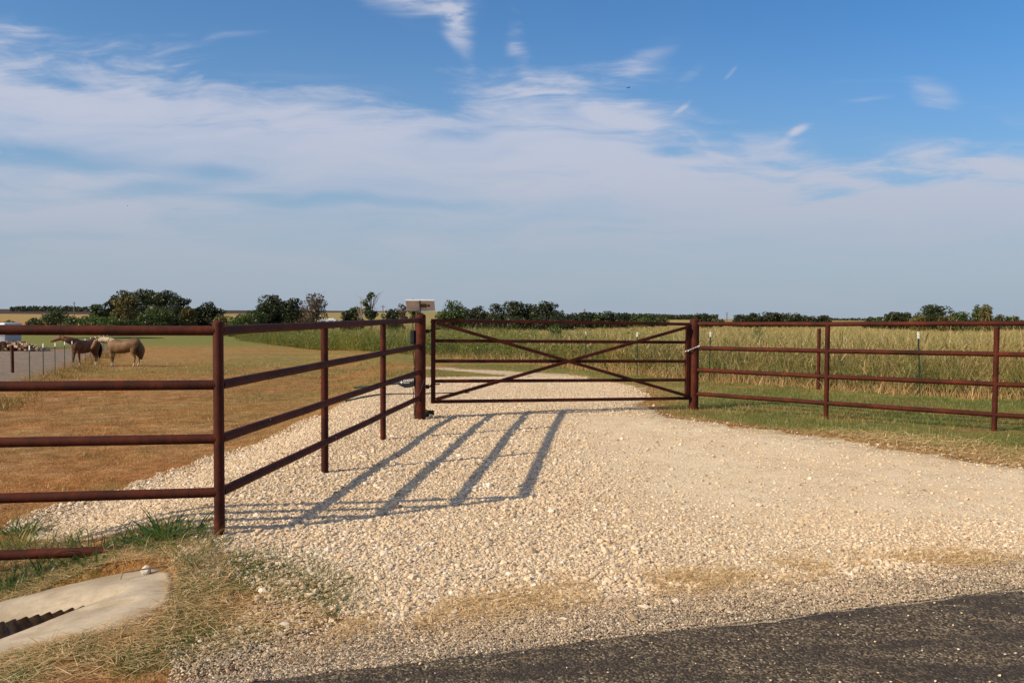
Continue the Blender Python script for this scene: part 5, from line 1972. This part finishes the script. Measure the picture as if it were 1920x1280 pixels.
def build_horses():
    # palomino in profile, head lowered, facing left
    Y1 = 41.6
    p = at(231, 689, Y1)
    z1 = float(H(p.x, Y1, False))
    neck = [(.52, 0, 1.20, .13, .24), (.70, 0, 1.29, .105, .20), (.90, 0, 1.34, .085, .165), (1.08, 0, 1.365, .075, .135), (1.20, 0, 1.37, .07, .11)]
    head = [(1.22, 0, 1.38, .075, .10), (1.30, 0, 1.29, .085, .125), (1.40, 0, 1.16, .075, .105), (1.50, 0, 1.02, .055, .075), (1.56, 0, .93, .052, .065), (1.585, 0, .89, .045, .05)]
    horse((p.x, Y1, z1), R(180), 1.0, 'palomino', 'mane_pale', neck, head, 'palomino horse in profile with pale mane and white face, right one of the pair', .05, True)
    # chestnut turned towards the fence, head stretched to the left
    Y2 = 41.9
    p = at(160, 690, Y2)
    z2 = float(H(p.x, Y2, False))
    neck = [(.50, 0, 1.20, .14, .26), (.66, -.05, 1.30, .12, .22), (.82, -.15, 1.38, .10, .18), (.94, -.28, 1.44, .085, .15), (1.02, -.42, 1.48, .075, .12)]
    head = [(1.03, -.44, 1.50, .078, .11), (1.08, -.56, 1.48, .085, .125), (1.13, -.71, 1.42, .072, .10), (1.18, -.85, 1.36, .055, .075), (1.20, -.93, 1.33, .052, .066), (1.21, -.97, 1.31, .045, .05)]
    horse((p.x, Y2, z2), R(180 + 70), .98, 'chestnut', 'mane_dark', neck, head, 'chestnut horse stretching its head over the wire fence, left one of the pair', .09)


build_horses()


def bird(px, py, Y, span, label):
    p = at(px, py, Y)
    o = empty('bird', p, R(35))
    tag(o, label, 'bird')
    bm = bmesh.new()
    chain_tube(bm, [(-.16, 0, 0, .012, .008), (-.08, 0, 0, .030, .026), (.0, 0, 0, .042, .038), (.08, 0, .004, .032, .03), (.13, 0, .012, .024, .024), (.17, 0, .01, .008, .008)], 10)
    from_bm('body', bm, M['bird'], o, smooth=True)
    for s in (-1, 1):
        bm = bmesh.new()
        V = [(.05, .03 * s, .01), (.06, .16 * s, .08), (.0, .34 * s, .06), (-.05, .32 * s, .055), (-.06, .15 * s, .06), (-.05, .03 * s, .01)]
        up = [bm.verts.new(v) for v in V]
        dn = [bm.verts.new((v[0], v[1], v[2] - .008)) for v in V]
        bm.faces.new(up)
        bm.faces.new(dn[::-1])
        for k in range(6):
            bm.faces.new((up[k], dn[k], dn[(k + 1) % 6], up[(k + 1) % 6]))
        bmesh.ops.recalc_face_normals(bm, faces=bm.faces)
        from_bm('wing', bm, M['bird'], o)
    o.scale = (span,) * 3


bird(1178, 165, 90, 1.0, 'small black bird flying high in the blue right of the middle')
bird(239, 386, 170, .9, 'tiny bird speck in the pale cloud above the left wood')
